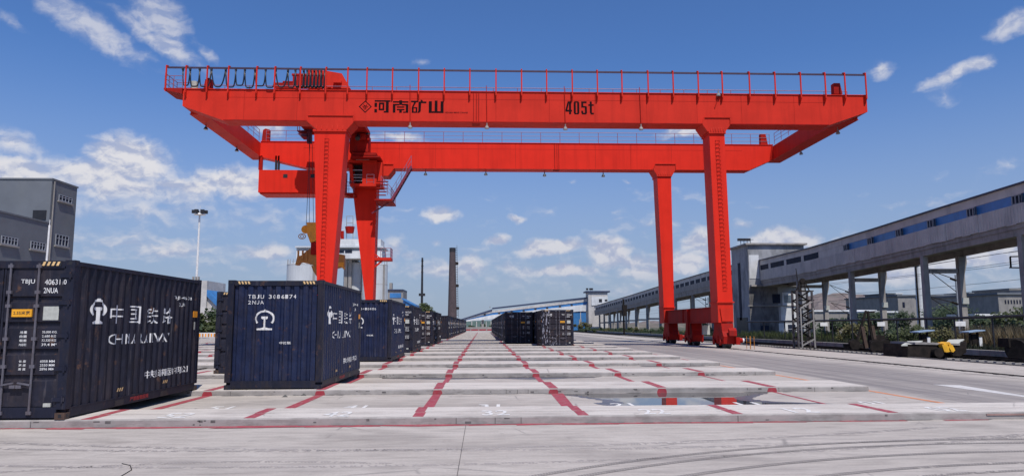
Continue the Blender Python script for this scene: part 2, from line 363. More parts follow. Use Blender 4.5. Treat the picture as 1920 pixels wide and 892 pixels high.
def emblem2d(w, h):
    """railway wheel-and-rail emblem: open ring, knob, rail profile"""
    vs, fs = [], []
    def poly(p): b = len(vs); vs.extend(p); fs.append(tuple(range(b, b+len(p))))
    n = 22; a0, a1 = radians(-38), radians(218)
    for i in range(n):
        t0, t1 = a0+(a1-a0)*i/n, a0+(a1-a0)*(i+1)/n
        poly([(.5+.5*cos(t0), .56+.40*sin(t0)), (.5+.5*cos(t1), .56+.40*sin(t1)), (.5+.40*cos(t1), .56+.315*sin(t1)), (.5+.40*cos(t0), .56+.315*sin(t0))])
    poly([(.42, .95), (.58, .95), (.54, 1), (.46, 1)])
    poly([(.33, .66), (.67, .66), (.67, .57), (.62, .53), (.38, .53), (.33, .57)])
    poly([(.44, .53), (.56, .53), (.56, .14), (.44, .14)])
    poly([(.44, .14), (.56, .14), (.70, .09), (.88, .08), (.88, 0), (.12, 0), (.12, .08), (.30, .09)])
    return [(x*w, y*h) for x, y in vs], fs
def flat(mb, data, fn):
    vs, fs = data
    if vs: mb.add([fn(x, y) for x, y in vs], fs)
def corrug_pts(L0, pitch, a, s):
    """breakpoints of a trapezoid wave: outer flat a, slope s, inner flat, slope; returns function + breakpoints"""
    b = pitch-a-2*s
    def f(t):
        t = t % pitch
        if t < a: return 0.
        if t < a+s: return (t-a)/s
        if t < a+s+b: return 1.
        return 1-(t-a-s-b)/s
    bp = []; k = 0
    while k*pitch < L0+pitch:
        bp += [k*pitch, k*pitch+a, k*pitch+a+s, k*pitch+a+s+b]; k += 1
    return f, [x for x in bp if 0 < x < L0]
def text_on_wave(mb, data, u0, v0, f, bps, place):
    """2D glyphs at (u0,v0) cut at the fold lines and laid on the corrugated sheet"""
    vs, fs = data
    if not vs: return
    bm = bmesh.new(); bv = [bm.verts.new((x+u0, y+v0, 0)) for x, y in vs]
    for q in fs:
        try: bm.faces.new([bv[i] for i in q])
        except ValueError: pass
    lo, hi = min(x for x, _ in vs)+u0, max(x for x, _ in vs)+u0
    for b in bps:
        if lo < b < hi:
            bmesh.ops.bisect_plane(bm, geom=bm.verts[:]+bm.edges[:]+bm.faces[:], plane_co=(b, 0, 0), plane_no=(1, 0, 0), dist=1e-6)
    bm.verts.index_update()
    mb.add([place(v.co.x, v.co.y, f(v.co.x)) for v in bm.verts], [tuple(v.index for v in q.verts) for q in bm.faces]); bm.free()

# ================================================================== SETTING: ground
YB = MB(); YB.box(-140, 23.0, -40, 330, -.3, 0)
yard = struct(YB, 'yard_pavement', YARD)
g = MB(); g.add([(-6000, -3000, -.26), (6000, -3000, -.26), (6000, 9000, -.26), (-6000, 9000, -.26)], [(0, 1, 2, 3)])
struct(g, 'ground', DIRT)
g = MB(); nx, ny = 20, 150
vs = [(23.05+13.5*i/nx, 5+240*j/ny, -.13+random.uniform(-.05, .05)) for j in range(ny+1) for i in range(nx+1)]
g.add(vs, [(j*(nx+1)+i, j*(nx+1)+i+1, (j+1)*(nx+1)+i+1, (j+1)*(nx+1)+i) for j in range(ny) for i in range(nx)])
struct(g, 'track_ballast', BALL)
# expansion joints of the front apron and the traffic lane
g = MB()
for x in (-12.3, -.31, 11.7): g.box(x-.005, x+.005, -10, 13.5, .0, .003)
for y in (2.2,): g.box(-40, 23, y-.006, y+.006, .0, .004)
for x in (17.7,): g.box(x-.010, x+.010, 13, 230, 0, .004)
struct(g, 'expansion_joint', GROOVE)

ROWS = [13.62, 19.42, 25.75, 31.95, 38.0, 44.2, 50.3]+[56.3+6.15*i for i in range(24)]
LX = [-28.0, -25.1, -22.2, -19.3, -16.3, -13.3, -10.25, -7.2, -4.28, -1.2, 1.88, 4.80, 7.80]
XE = 10.45
for k, y in enumerate(ROWS):
    D = 1.56 if k == 0 else 2.10; zt = .14; sq = .70 if k == 0 else 1.0
    right = 40 if k == 0 else XE+random.uniform(-.06, .10)
    if k == 0: right = 22.9
    g = MB()
    ch = .025
    # chamfered front and a raised front strip with a shallow recessed seam behind it
    prof = [(y, .0), (y, zt-ch), (y+ch, zt), (y+sq, zt), (y+sq, zt-.022), (y+sq+.03, zt-.022), (y+sq+.03, zt+.004), (y+D-.02, zt+.004), (y+D, zt-.02), (y+D, .0)]
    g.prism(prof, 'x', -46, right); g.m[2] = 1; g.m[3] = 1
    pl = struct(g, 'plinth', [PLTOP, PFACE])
    if k < 12:   # chips and cracks in the front edge
        g = MB()
        for _ in range(26 if k < 3 else 10):
            x = random.uniform(-12, right-1); w = random.uniform(.02, .12); h = random.uniform(.015, .05)
            zc = random.choice([zt-ch-h-.004, random.uniform(.01, .05)])
            g.box(x, x+w, y-.0025, y+.01, zc, zc+h)
        for x in [random.uniform(-12, right) for _ in range(8)]: g.box(x, x+.014, y-.003, y+.01, .0, zt-ch)
        g.build('edge_chips', GROOVE, pl)
    if k < 26:
        for x in LX:
            if x < -13 and k > 10: continue
            w = .12 if k else .10
            g = MB(); xx = x
            if k == 0:
                g.box(xx-w, xx+w, y+ch, y+sq, zt, zt+.004); g.box(xx-w-.02, xx+w-.03, y+sq+.03, y+D-.03, zt+.004, zt+.008)
            else:
                g.box(xx-w+.01, xx+w+.01, y+ch, y+sq, zt, zt+.004); g.box(xx-w, xx+w, y+sq+.03, y+D-.03, zt+.004, zt+.008)
            g.build('bay_line', PAINT, pl)
            if k:
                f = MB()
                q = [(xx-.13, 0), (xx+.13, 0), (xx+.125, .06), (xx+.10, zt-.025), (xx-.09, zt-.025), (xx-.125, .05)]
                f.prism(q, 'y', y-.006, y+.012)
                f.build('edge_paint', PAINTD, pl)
    # strip on the ground between this plinth and the next
    if k < 16:
        g = MB(); y1 = ROWS[k+1]
        jog = .16 if k == 0 else .05
        for x in [q for q in (LX[3:] if k > 5 else LX) if not (k == 0 and abs(q-4.8) < .1)]:
            if k == 0 and x < 5:
                g.add([(x-.13, y+D, .004), (x+.12, y+D, .004), (x+.12+(.14 if x > 0 else -.02), y1, .004), (x-.12+(.05 if x > 0 else .0), y1, .004)], [(0, 1, 2, 3)])
            else:
                ww = .09 if x < 5 else .05
                g.add([(x-ww, y+D, .004), (x+ww, y+D, .004), (x+ww+jog*.3, y1, .004), (x-ww+jog*.3, y1, .004)], [(0, 1, 2, 3)])
        g.build('ground_bay_line', PAINT, yard)
        g = MB(); g.add([(XE+.04, y+D+.2 if k else 15.4, .004), (XE+.20, y+D+.2 if k else 15.4, .004), (XE+.17, y1+.3, .004), (XE+.03, y1+.3, .004)], [(0, 1, 2, 3)])
        g.build('edge_line', ORPAINT if k < 3 else PAINT, yard)
# red line on the apron along the first plinth, faded in places
g = MB(); x = -14.
while x < 9.5:
    dx = random.uniform(.5, 1.4); a = .10 if -8 < x < 6 else .05
    if random.random() < .93: g.add([(x, 13.60-a*random.uniform(1.3, 2.6), .004), (x+dx, 13.60-a*random.uniform(1.3, 2.6), .004), (x+dx, 13.60, .004), (x, 13.60, .004)], [(0, 1, 2, 3)])
    x += dx
g.add([(-4.9, 13.30, .008), (-3.2, 13.38, .008), (-3.4, 13.6, .008), (-4.5, 13.6, .008)], [(0, 1, 2, 3)])
g.build('apron_line', PAINT, yard)
g = MB(); g.box(9.6, 22.9, 13.605, 13.6175, .075, .105); g.build('kerb_red_paint', mat('faded_kerb_paint', (.27, .17, .155), .8, .3, 3), yard)
g = MB(); g.add([(13.3, 14.2, .004), (13.48, 14.2, .004), (13.75, 18.3, .004), (14.15, 21.1, .004), (13.5, 21.4, .004), (13.42, 18.3, .004)], [(0, 1, 2, 3, 4, 5)])
g.build('lane_marking', LMARK, yard)
for k in range(8):
    g = MB(); x = -12.; y = ROWS[k]
    while x < XE-.3:
        w = random.uniform(.15, .9)
        if random.random() < .7: g.add([(x, y-.002, .0052), (x+w, y-.002, .0052), (x+w*.8, y-random.uniform(.02, .09), .0052), (x+w*.2, y-random.uniform(.02, .07), .0052)], [(0, 1, 2, 3)])
        x += w*random.uniform(.8, 1.5)
    o = g.build('foot_dirt', GROOVE, yard); o['kind'] = 'stuff'
# painted bay numbers
def ground_text(s, x, y, w, h, z, rot=0.):
    g = MB(); c, n = cos(rot), sin(rot)
    flat(g, text2d(s, w, h, .012), lambda a, b: (x+(a-w/2)*c-b*n, y+(a-w/2)*n+b*c, z))
    g.build('bay_number', WPAINT, yard)
for i, (x, s) in enumerate(zip([-5.75, -2.75, .25, 3.3, 6.2, 9.1], ['52', '42', '32', '22', '12', '02'])):
    ground_text(s, x, 13.72, .52, .78, .146, random.uniform(-.04, .04))
    ground_text(s[0]+'1', x-.12, 16.3, .50, .62, .0048, random.uniform(-.04, .04))
    if i > 1: ground_text(s[0]+'0', x, 22.6, .45, .6, .0045)
# puddles and damp patches in the trough between the plinths
def blobpoly(pts, z, name, m, jit=.05, sub=5):
    out = []
    for i, p in enumerate(pts):
        q = pts[(i+1) % len(pts)]
        for k in range(sub):
            t = k/sub; out.append((p[0]+(q[0]-p[0])*t+random.uniform(-jit, jit)*1.6, p[1]+(q[1]-p[1])*t+random.uniform(-jit, jit), z))
    g = MB(); g.add(out, [tuple(range(len(out)))]); return struct(g, name, m)
blobpoly([(1.6, 19.36), (2.1, 18.9), (2.6, 18.2), (2.9, 17.5), (2.6, 16.9), (2.9, 16.3), (2.7, 15.2), (9.5, 15.2), (9.2, 15.95), (8.0, 16.5), (6.9, 17.0), (6.6, 17.5), (6.7, 18.0), (7.3, 18.7), (7.6, 19.36)], .0022, 'damp_patch', WET)
blobpoly([(1.9, 19.37), (2.5, 18.9), (2.75, 18.2), (3.15, 17.6), (3.35, 17.0), (3.0, 16.5), (3.2, 15.2), (9.2, 15.2), (8.9, 15.8), (7.7, 16.35), (6.5, 16.9), (6.15, 17.4), (6.3, 18.1), (7.0, 18.7), (7.1, 19.37)], .0032, 'puddle', WATER, .05)
blobpoly([(-3.4, 25.3), (-1.5, 24.7), (.3, 25.0), (1.6, 24.5), (3.8, 25.1), (4.2, 25.65), (-3.6, 25.65)], .0022, 'damp_patch', WET)
blobpoly([(-1.3, 21.7), (-.9, 22.1), (-2.6, 22.5), (-3.6, 22.2), (-3.0, 21.6)], .0022, 'damp_patch', WET)
blobpoly([(.4, 37.2), (3.5, 37.0), (6.4, 37.5), (5.4, 37.92), (.2, 37.92)], .0022, 'damp_patch', WET)
blobpoly([(6.9, 31.5), (8.6, 31.2), (9.9, 31.6), (9.7, 31.85), (7.0, 31.85)], .0022, 'damp_patch', WET)
blobpoly([(-1.4, 31.4), (1.6, 31.6), (1.5, 31.9), (-1.6, 31.9)], .0022, 'damp_patch', WET)
# tyre tracks on the apron: staggered tread blocks
g = MB()
def track(cx, cy, R, a0, a1, w, keep=.9):
    a = a0; step = .045/abs(R)
    while a < a1:
        for s in (0, 1):
            if random.random() < keep:
                r0, r1 = R+(-w/2 if s == 0 else .01), R+(-.01 if s == 0 else w/2)
                b0 = a+(step*.5 if s else 0); b1 = b0+step*.62
                k = step*.35*(1 if s else -1)
                g.add([(cx+r0*sin(b0), cy+r0*cos(b0), .003), (cx+r1*sin(b0+k), cy+r1*cos(b0+k), .003), (cx+r1*sin(b1+k), cy+r1*cos(b1+k), .003), (cx+r0*sin(b1), cy+r0*cos(b1), .003)], [(0, 1, 2, 3)])
        a += step
track(7.8, -.7, 12.02, -.95, .9, .12, 1); track(7.8, -.7, 11.66, -.9, .9, .12, 1)
track(7.8, -.7, 10.95, -.62, .9, .13, 1); track(7.8, -.7, 10.15, -.5, .9, .12, .97); track(7.8, -.7, 9.7, -.45, .9, .10, .85)
g2 = g; g = MB()
track(-2.0, 40, -29.1, -.35, .28, .14, .75); track(-2.0, 41, -31.3, -.35, .30, .12, .7); track(1.0, 44, -33.2, -.3, .3, .16, .7)
track(-14, 3, 8.9, .2, 1.25, .14, .8); track(-3.2, 2.2, 7.9, -.5, .25, .10, .8)
tag(g.build('tyre_marks', TYREF), 'fainter older tyre tread marks on the left of the front apron', 'tyre marks', kind='stuff'); g = g2
tag(g.build('tyre_marks', TYREM), 'faint curved tyre tread marks printed on the front apron', 'tyre marks', kind='stuff')
g = MB(); g.path([(-4.80, 10.05, .004), (-4.62, 9.9, .004), (-4.46, 9.6, .004), (-4.40, 9.2, .004)], .007, 4)
tag(g.build('cable_scrap', BLK), 'thin dark curved scrap of cable lying on the apron at the lower left', 'cable')
# small dark stones by the second plinth
for i, (u, v) in enumerate([(534, 743.5), (569, 741)]):
    p = gnd(u, v); g = MB(); g.add([(p.x-.07, p.y-.05, 0), (p.x+.08, p.y-.04, 0), (p.x+.06, p.y+.06, 0), (p.x-.05, p.y+.05, 0), (p.x+.01, p.y, .06)], [(0, 1, 4), (1, 2, 4), (2, 3, 4), (3, 0, 4), (0, 3, 2, 1)])
    tag(g.build('stone', BLK), ['small dark stone in front of the blank end of the emblem container', 'small flat dark stone beside the red line at the foot of the second plinth'][i], 'stone')
# crane rails set in the concrete
for x, nm in ((18.6, 'crane rail right'), (-11.95, 'crane rail left')):
    g = MB(); g.box(x-.16, x+.16, -30, 240, .0, .003)
    tag(g.build('rail_groove', GROOVE), kind='structure')
    g = MB(); g.box(x-.035, x+.035, -30, 240, .0035, .03)
    g.k = 0
    y = 10.
    while y < 110:
        w = random.uniform(.05, .18)
        g.add([(x-.16-w, y, .0045), (x-.13, y, .0045), (x-.13, y+random.uniform(.1, .5), .0045), (x-.16-w*.5, y+.3, .0045)], [(0, 1, 2, 3)])
        y += random.uniform(.25, .9)
    tag(g.build('crane_rail', DIRTY), kind='structure')

# ================================================================== CONTAINERS (2.55 x 6.058 x 2.896)
CW, CLn, CH = 2.55, 6.058, 2.896
hw, hl = CW/2, CLn/2
def container_meshes(paint, tagname):
    R = {}
    g = MB(); po = .16
    for sx in (-1, 1):
        for sy in (-1, 1):
            xa, xb = sorted((sx*hw, sx*(hw-po))); ya, yb = sorted((sy*hl, sy*(hl-.15)))
            g.box(xa, xb, ya, yb, .18, CH-.12)
        xa, xb = sorted((sx*(hw-.004), sx*(hw-.07)))
        g.box(xa, xb, -hl+.15, hl-.15, .03, .19)     # bottom side rail
        g.box(xa, xb, -hl+.15, hl-.15, CH-.10, CH-.02)    # top side rail
        xa, xb = sorted((sx*(hw+.000), sx*(hw-.05))); g.box(xa, xb, -hl+.15, hl-.15, .19, .205)
    for sy in (-1, 1):
        ya, yb = sorted((sy*(hl-.004), sy*(hl-.12)))
        g.box(-hw+po, hw-po, ya, yb, .03, .22); g.box(-hw+.18, hw-.18, ya, yb, CH-.15, CH-.015)
    R['frame'] = g.mesh('frame', RAILC)
    g = MB()
    def cast(cx, cy, z):
        x0, x1 = (cx, cx+.178*(-1 if cx > 0 else 1)); y0, y1 = (cy, cy+.162*(-1 if cy > 0 else 1))
        x0, x1 = sorted((x0, x1)); y0, y1 = sorted((y0, y1)); g.box(x0, x1, y0, y1, z, z+.118)
    R['cast'] = []
    for cx in (-hw-.002, hw+.002):
        for cy in (-hl-.002, hl+.002):
            for z in (.0, CH-.118):
                g = MB(); cast(cx, cy, z)
                sx = 1 if cx > 0 else -1; sy = 1 if cy > 0 else -1
                g.mi(1); xa, xb = sorted((cx-sx*.055, cx-sx*.115)); ya, yb = sorted((cy+sy*.002, cy-sy*.02)); g.box(xa, xb, ya, yb, z+.03, z+.09)
                xa, xb = sorted((cx+sx*.002, cx-sx*.02)); ya, yb = sorted((cy-sy*.05, cy-sy*.11)); g.box(xa, xb, ya, yb, z+.03, z+.09)
                R['cast'].append(g.mesh('corner_casting', [RUST if z == 0 and tagname != 'blue' else RAILC, BLK]))
    g = MB(); f, bps = corrug_pts(CLn-.30, .2845, .075, .065)
    ys = [0]+bps+[CLn-.30]
    xo = hw-.012; dp = .045; z0, z1 = .205, CH-.10
    vs = []
    for t in ys: vs += [(xo-f(t)*dp, -hl+.15+t, z0), (xo-f(t)*dp, -hl+.15+t, z1)]
    n = len(ys); g.add(vs, [(2*i, 2*i+2, 2*i+3, 2*i+1) for i in range(n-1)])
    R['side'] = g.mesh('side_panel', paint)
    g = MB(); f2, b2 = corrug_pts(CW-.36, .245, .125, .03)
    xs = [0]+b2+[CW-.36]; vs = []
    for t in xs: vs += [(-hw+.18+t, hl-.02-f2(t)*.045, .22), (-hw+.18+t, hl-.02-f2(t)*.045, CH-.15)]
    g.add(vs, [(2*i, 2*i+2, 2*i+3, 2*i+1) for i in range(len(xs)-1)])
    R['end'] = g.mesh('end_panel', paint)
    g = MB(); g.box(-hw+.05, hw-.05, -hl+.1, hl-.1, CH-.05, CH-.03); g.box(-hw+.05, hw-.05, -hl+.1, hl-.1, .12, .17); R['roof'] = g.mesh('roof', RAILC)
    # a door leaf: five horizontal recessed swages
    def door(x0, x1):
        g = MB(); y = -hl+.03
        zs = [.23]; bands = [(.68, .80), (1.15, 1.27), (1.64, 1.76), (2.11, 2.23)]
        vs = []; prof = [(.23, 0)]
        for a, b in bands: prof += [(a, 0), (a+.025, 1), (b-.025, 1), (b, 0)]
        prof += [(CH-.16, 0)]
        for z, d in prof: vs += [(x0, y+d*.04, z), (x1, y+d*.04, z)]
        g.add(vs, [(2*i, 2*i+1, 2*i+3, 2*i+2) for i in range(len(prof)-1)])
        g.box(x0-.004, x0+.03, y-.012, y+.02, .22, CH-.15); g.box(x1-.03, x1+.004, y-.012, y+.02, .22, CH-.15)
        return g.mesh('door', paint)
    R['door'] = [door(-hw+.17, -.012), door(.012, hw-.17)]
    R['rods'] = []
    for x in (-.645, -.135, .135, .645):
        g = MB(); g.cyl((x, -hl-.012, .10), (x, -hl-.012, CH-.06), .021, n=7)
        for z in (.12, .95, 1.45, 2.05, 2.3, 2.78): g.box(x-.045, x+.045, -hl-.03, -hl+.02, z-.03, z+.03)
        R['rods'].append(g.mesh('lock_rod', ROD))
    R['handles'] = []
    for x in (-.645, -.135, .135, .645):
        g = MB(); s = 1 if x < 0 else -1
        s = 1 if x in (-.645, .135) else -1
        g.bar((x, -hl-.035, .62), (x+s*.22, -hl-.045, .66), .03); g.box(x+s*.2-.05, x+s*.2+.05, -hl-.05, -hl, .56, .62)
        R['handles'].append(g.mesh('door_handle', ROD))
    R['hinges'] = []
    for s in (-1, 1):
        for z in (.35, .9, 1.5, 2.1, 2.6):
            g = MB(); g.box(*sorted((s*(hw-.02), s*(hw-.24))), -hl-.02, -hl+.01, z-.03, z+.04); g.cyl((s*(hw-.06), -hl-.02, z-.06), (s*(hw-.06), -hl-.02, z+.07), .02, n=6)
            R['hinges'].append(g.mesh('hinge', RAILC))
    # fork pockets
    R['pock'] = []
    for sx in (-1, 1):
        for yy in (-1.05, 1.05):
            g = MB(); g.box(*sorted((sx*(hw+.002), sx*(hw-.05))), yy-.18, yy+.18, .035, .15); R['pock'].append(g.mesh('fork_pocket', BLK))
    # warning stripes on headers
    def stripes(x0, y, z0, s):
        g = MB(); g.add([(x0, y, z0), (x0+.36, y, z0), (x0+.36, y, z0+.085), (x0, y, z0+.085)], [(0, 1, 2, 3)]); g.mi(1)
        for i in range(4):
            a = x0+.01+i*.085
            g.add([(a, y+s*.003, z0+.006), (a+.045, y+s*.003, z0+.006), (a+.075, y+s*.003, z0+.08), (a+.03, y+s*.003, z0+.08)], [(0, 1, 2, 3)])
        return g.mesh('warning_stripes', [BLK, YSTR])
    R['stripe'] = [stripes(x0, y, CH-.112, s) for (y, s) in ((-hl-.008, -1), (hl+.008, 1)) for x0 in (-hw+.22, hw-.60)]
    # lettering shared by all: side words on both sides
    R['sides'] = []
    for sgn in (1, -1):
        def place(t, z, d, sgn=sgn):
            return (sgn*(xo-d*dp+.004), sgn*(-hl+.15+t), z)
        f0 = f if sgn == 1 else (lambda t: f(CLn-.30-t)); bp0 = bps if sgn == 1 else [CLn-.30-b for b in bps]
        off = -.15
        def wave(nm, data, a, z, m=None):
            q = MB(); text_on_wave(q, data, a, z, f0, bp0, place); R['sides'].append(q.mesh(nm, m or WHITE))
        wave('railway_emblem', emblem2d(.60, .50), .68+off, 1.72)
        for ch, a, w in (('中', 1.48, .54), ('国', 2.26, .46), ('铁', 3.02, .56), ('路', 3.84, .56)):
            wave('painted_character', text2d(ch, w, .38, -.002), a+off, 1.73)
        wave('side_wording', text2d('CHINA RAILWAY', 2.88, .215, -.004), 1.48+off, 1.30)
        wave('company_wording', text2d('中铁集装箱运输有限公司', 2.35, .17, .004), 3.16+off, .50)
        wave('side_code', text2d('TBJU 406311', 1.1, .095, .002), 4.42+off, 2.32); wave('side_code', text2d('2NUA', .36, .09, .002), 4.72+off, 2.16)
        q = MB(); y0 = sorted((sgn*(-hl+5.60), sgn*(-hl+5.86))); x = sgn*(hw+.006)
        q.box(*sorted((x, x-sgn*.01)), *y0, 1.90, 2.06); R['sides'].append(q.mesh('reflector_plate', ORG))
        q = MB(); q.box(*sorted((x, x-sgn*.008)), *sorted((sgn*(-hl+5.68), sgn*(-hl+5.74))), 1.58, 1.78); R['sides'].append(q.mesh('reflector_strip', STICK))
        q = MB(); d = text2d('严禁超载超限', .86, .09, .01)
        flat(q, d, lambda a, b, sgn=sgn: (sgn*(hw+.004), sgn*(-hl+2.42+a), .075+b)); R['sides'].append(q.mesh('notice_wording', REDPLATE))
        for yy in (-1.2, .95):
            q = MB()
            for i in range(3):
                a = yy+i*.09; x = sgn*(hw+.006); q.add([(x, a, .33), (x, a+.05, .33), (x, a+.09, .40), (x, a+.04, .40)], [(0, 1, 2, 3)])
            R['sides'].append(q.mesh('fork_warning', YSTR))
    g = MB()
    def pe(t, z, d): return (hw-.18-t, hl-.02-d*.045+.004, z)
    fe = lambda t: f2(CW-.36-t); be = [CW-.36-b for b in b2]
    text_on_wave(g, emblem2d(.52, .55), .55, 1.56, fe, be, pe); R['endemblem'] = g.mesh('end_emblem', WHITE)
    g = MB(); text_on_wave(g, text2d('中铁集', .30, .075, .01), 1.22, 1.18, fe, be, pe); R['endsmall'] = g.mesh('end_small_wording', WHITE)
    # door plates and tables
    yd = -hl+.026
    g = MB(); g.box(.20, .56, -hl-.002, yd+.01, 1.85, 1.99); g.mi(1)
    flat(g, text2d('2.55米宽', .30, .075, .01), lambda a, b: (.23+a, -hl-.004, 1.885+b)); R['yplate'] = g.mesh('width_plate', [YEL, BLK])
    g = MB(); g.add([(.75, yd-.002, 1.79), (1.03, yd-.002, 1.79), (1.03, yd-.002, 2.04), (.75, yd-.002, 2.04)], [(0, 1, 2, 3)]); R['sticker'] = g.mesh('pale_sticker', STICK)
    g = MB(); g.box(.88, 1.01, -hl-.0, yd+.01, .225, .29); R['wplate'] = g.mesh('approval_plate', STICK)
    g = MB()
    for i, (a, b) in enumerate((('总重', '35,000 KG.'), ('自重', '2,680 KG.'), ('载重', '32,320 KG.'), ('内容积', '39.4 M³'))):
        z = 1.545-i*.075
        flat(g, text2d(a, .13, .048, .01), lambda p, q, z=z: (.36+p, yd-.003, z+q)); flat(g, text2d(b, .27, .048, .008), lambda p, q, z=z: (.76+p, yd-.003, z+q))
    for i, (a, b) in enumerate((('长 度', '6058 MM'), ('宽 度', '2550 MM'), ('高 度', '2896 MM'))):
        z = 1.02-i*.07
        flat(g, text2d(a, .13, .045, .01), lambda p, q, z=z: (.38+p, yd-.003, z+q)); flat(g, text2d(b, .26, .045, .008), lambda p, q, z=z: (.76+p, yd-.003, z+q))
    flat(g, text2d('中铁', .42, .20, .01), lambda p, q: (-.86+p, yd-.003, 2.38+q)); 
    R['table'] = g.mesh('weight_table', WHITE)
    return R
YSTR = mat('stripe_yellow', (.72, .48, .22), .6, .15, 9)
CM = {'blue': container_meshes(NAVY, 'blue'), 'worn': container_meshes(NAVY2, 'worn'), 'brown': container_meshes(NAVY3, 'brown')}
CF2, CB2 = corrug_pts(CW-.36, .245, .125, .03)
def code_mesh(prefix, num, chk, kind, door):
    g = MB()
    if door:
        yd = -hl+.023
        flat(g, text2d(prefix, .25, .10, .006), lambda a, b: (.31+a, yd, 2.44+b)); flat(g, text2d(num, .34, .10, .006), lambda a, b: (.74+a, yd, 2.44+b))
        flat(g, text2d(chk, .05, .09, .006), lambda a, b: (1.10-.0+a-.0, yd-.03, 2.445+b))
        flat(g, text2d(kind, .26, .10, .006), lambda a, b: (.73+a, yd, 2.285+b))
    else:
        fe = lambda t: CF2(CW-.36-t); be = [CW-.36-b for b in CB2]
        def pe(t, z, d): return (hw-.18-t, hl-.02-d*.045+.004, z)
        x = .36
        for ch in prefix+' '+num+chk:
            if ch != ' ': text_on_wave(g, text2d(ch, .075, .105, .006), x, 2.40, fe, be, pe)
            x += .109
        x = .36
        for ch in kind: text_on_wave(g, text2d(ch, .075, .10, .006), x, 2.25, fe, be, pe); x += .109
    return g.mesh('container_code', WHITE)
GRP = 'navy freight containers standing on the concrete plinths'
def container(xr, yf, look, front, label, code=None, z=.144):
    """front = 'door' or 'blind' end towards the camera; xr right face, yf front face"""
    r = thing('freight_container', label, 'container', (xr-hw, yf+hl, z), GRP, local=True)
    if front == 'blind': r.rotation_euler.z = pi
    m = CM[look]
    link('frame', m['frame'], r); link('roof', m['roof'], r)
    for c in m['cast']: link('corner_casting', c, r)
    a = link('side_panel', m['side'], r); b = link('side_panel', m['side'], r); b.rotation_euler.z = pi
    link('end_panel', m['end'], r)
    ds = [link('door', d, r) for d in m['door']]
    for i, (q, h) in enumerate(zip(m['rods'], m['handles'])):
        link('lock_rod', q, ds[i//2]); link('door_handle', h, ds[i//2])
    for i, h in enumerate(m['hinges']): link('hinge', h, ds[i//5])
    for q in m['pock']: link('fork_pocket', q, r)
    for q in m['stripe']: link('warning_stripes', q, r)
    for q in m['sides']: link(q.name.split('.')[0], q, r)
    for k, nm in (('endemblem', 'end_emblem'), ('endsmall', 'end_small_wording'), ('yplate', 'width_plate'), ('sticker', 'pale_sticker'), ('wplate', 'approval_plate'), ('table', 'weight_table')):
        link(nm, m[k], r)
    if code: link('container_code', code_mesh(*code, front == 'door'), r)
    return r
_far = {}
def far_container(xr, yf, look, front, label):
    """same container with its parts joined, for rows too small to show them"""
    key = look
    if key not in _far:
        m = CM[look]; bm = bmesh.new(); mats = []
        for me, rot in [(m['frame'], 0), (m['roof'], 0), (m['side'], 0), (m['side'], pi), (m['end'], 0), (m['door'][0], 0), (m['door'][1], 0), (m['endemblem'], 0), (m['sticker'], 0), (m['table'], 0)]+[(q, 0) for q in m['rods']]+[(q, 0) for q in m['sides']]+[(q, 0) for q in m['cast']]:
            b2 = bmesh.new(); b2.from_mesh(me); b2.transform(Matrix.Rotation(rot, 4, 'Z'))
            idx = []
            for q in me.materials:
                if q not in mats: mats.append(q)
                idx.append(mats.index(q))
            for fc in b2.faces: fc.material_index = idx[fc.material_index]
            t = bpy.data.meshes.new('tmp'); b2.to_mesh(t); b2.free()
            bm.from_mesh(t); bpy.data.meshes.remove(t)
        me = bpy.data.meshes.new('freight_container'); bm.to_mesh(me); bm.free()
        for q in mats: me.materials.append(q)
        _far[key] = me
    o = bpy.data.objects.new('freight_container', _far[key]); C.objects.link(o); o.location = (xr-hw, yf+hl, .144)
    if front == 'blind': o.rotation_euler.z = pi
    return tag(o, label, 'container', GRP)
container(-7.58, 13.62, 'worn', 'door', 'weathered navy container at the left edge, its door end coded TBJU 406311 facing us', ('TBJU', '406311', '0', '2NUA'))
container(-4.30, 19.62, 'blue', 'blind', 'navy blue container with white rail emblem on its blank end, coded TBJU 308617', ('TBJU', '308617', '4', '2NUA'))
container(-6.98, 26.2, 'worn', 'door', 'dark container half hidden behind the left side of the emblem container', ('TBJU', '402715', '3', '2NUA'))
container(-4.30, 34.2, 'blue', 'blind', 'blue container second in the inner left row, partly hidden, code ending 041040 6', ('TBJU', '041040', '6', '2NUA'))
container(-4.30, 44.8, 'worn', 'door', 'dark container third in the inner left row with pale stickers on its door end', ('TBJU', '406120', '5', '2NUA'))
container(-4.30, 62.3, 'brown', 'door', 'brownish dark container fourth in the inner left row, doors in deep grime', ('TBJU', '404418', '1', '2NUA'))
ordn = ['fifth', 'sixth', 'seventh', 'eighth', 'ninth', 'tenth', 'eleventh', 'twelfth', 'thirteenth', 'fourteenth', 'fifteenth', 'sixteenth', 'seventeenth', 'eighteenth', 'nineteenth', 'twentieth']
for i, y in enumerate([69.0, 90.5, 97.0, 103.2, 109.5, 118.0, 124.2, 134.0, 140.5, 150, 160, 170, 181]):
    far_container(-4.30, y, ['brown', 'worn', 'blue'][i % 3], ['door', 'blind'][i % 2], 'distant navy container, %s from the front in the inner left row' % ordn[i])
container(7.29, 57.9, 'brown', 'door', 'dark container with white dirt streaks down its left door edge, nearest of the right group', ('TBJU', '403962', '8', '2NUA'))
container(4.60, 66.9, 'brown', 'door', 'dark container with pale plates on its doors, left and behind the streaked container', ('TBJU', '405273', '6', '2NUA'))
container(7.29, 64.4, 'worn', 'door', 'dark container directly behind the streaked container of the right group', ('TBJU', '401187', '2', '2NUA'))
ordr = ['second', 'third', 'fourth']+ordn
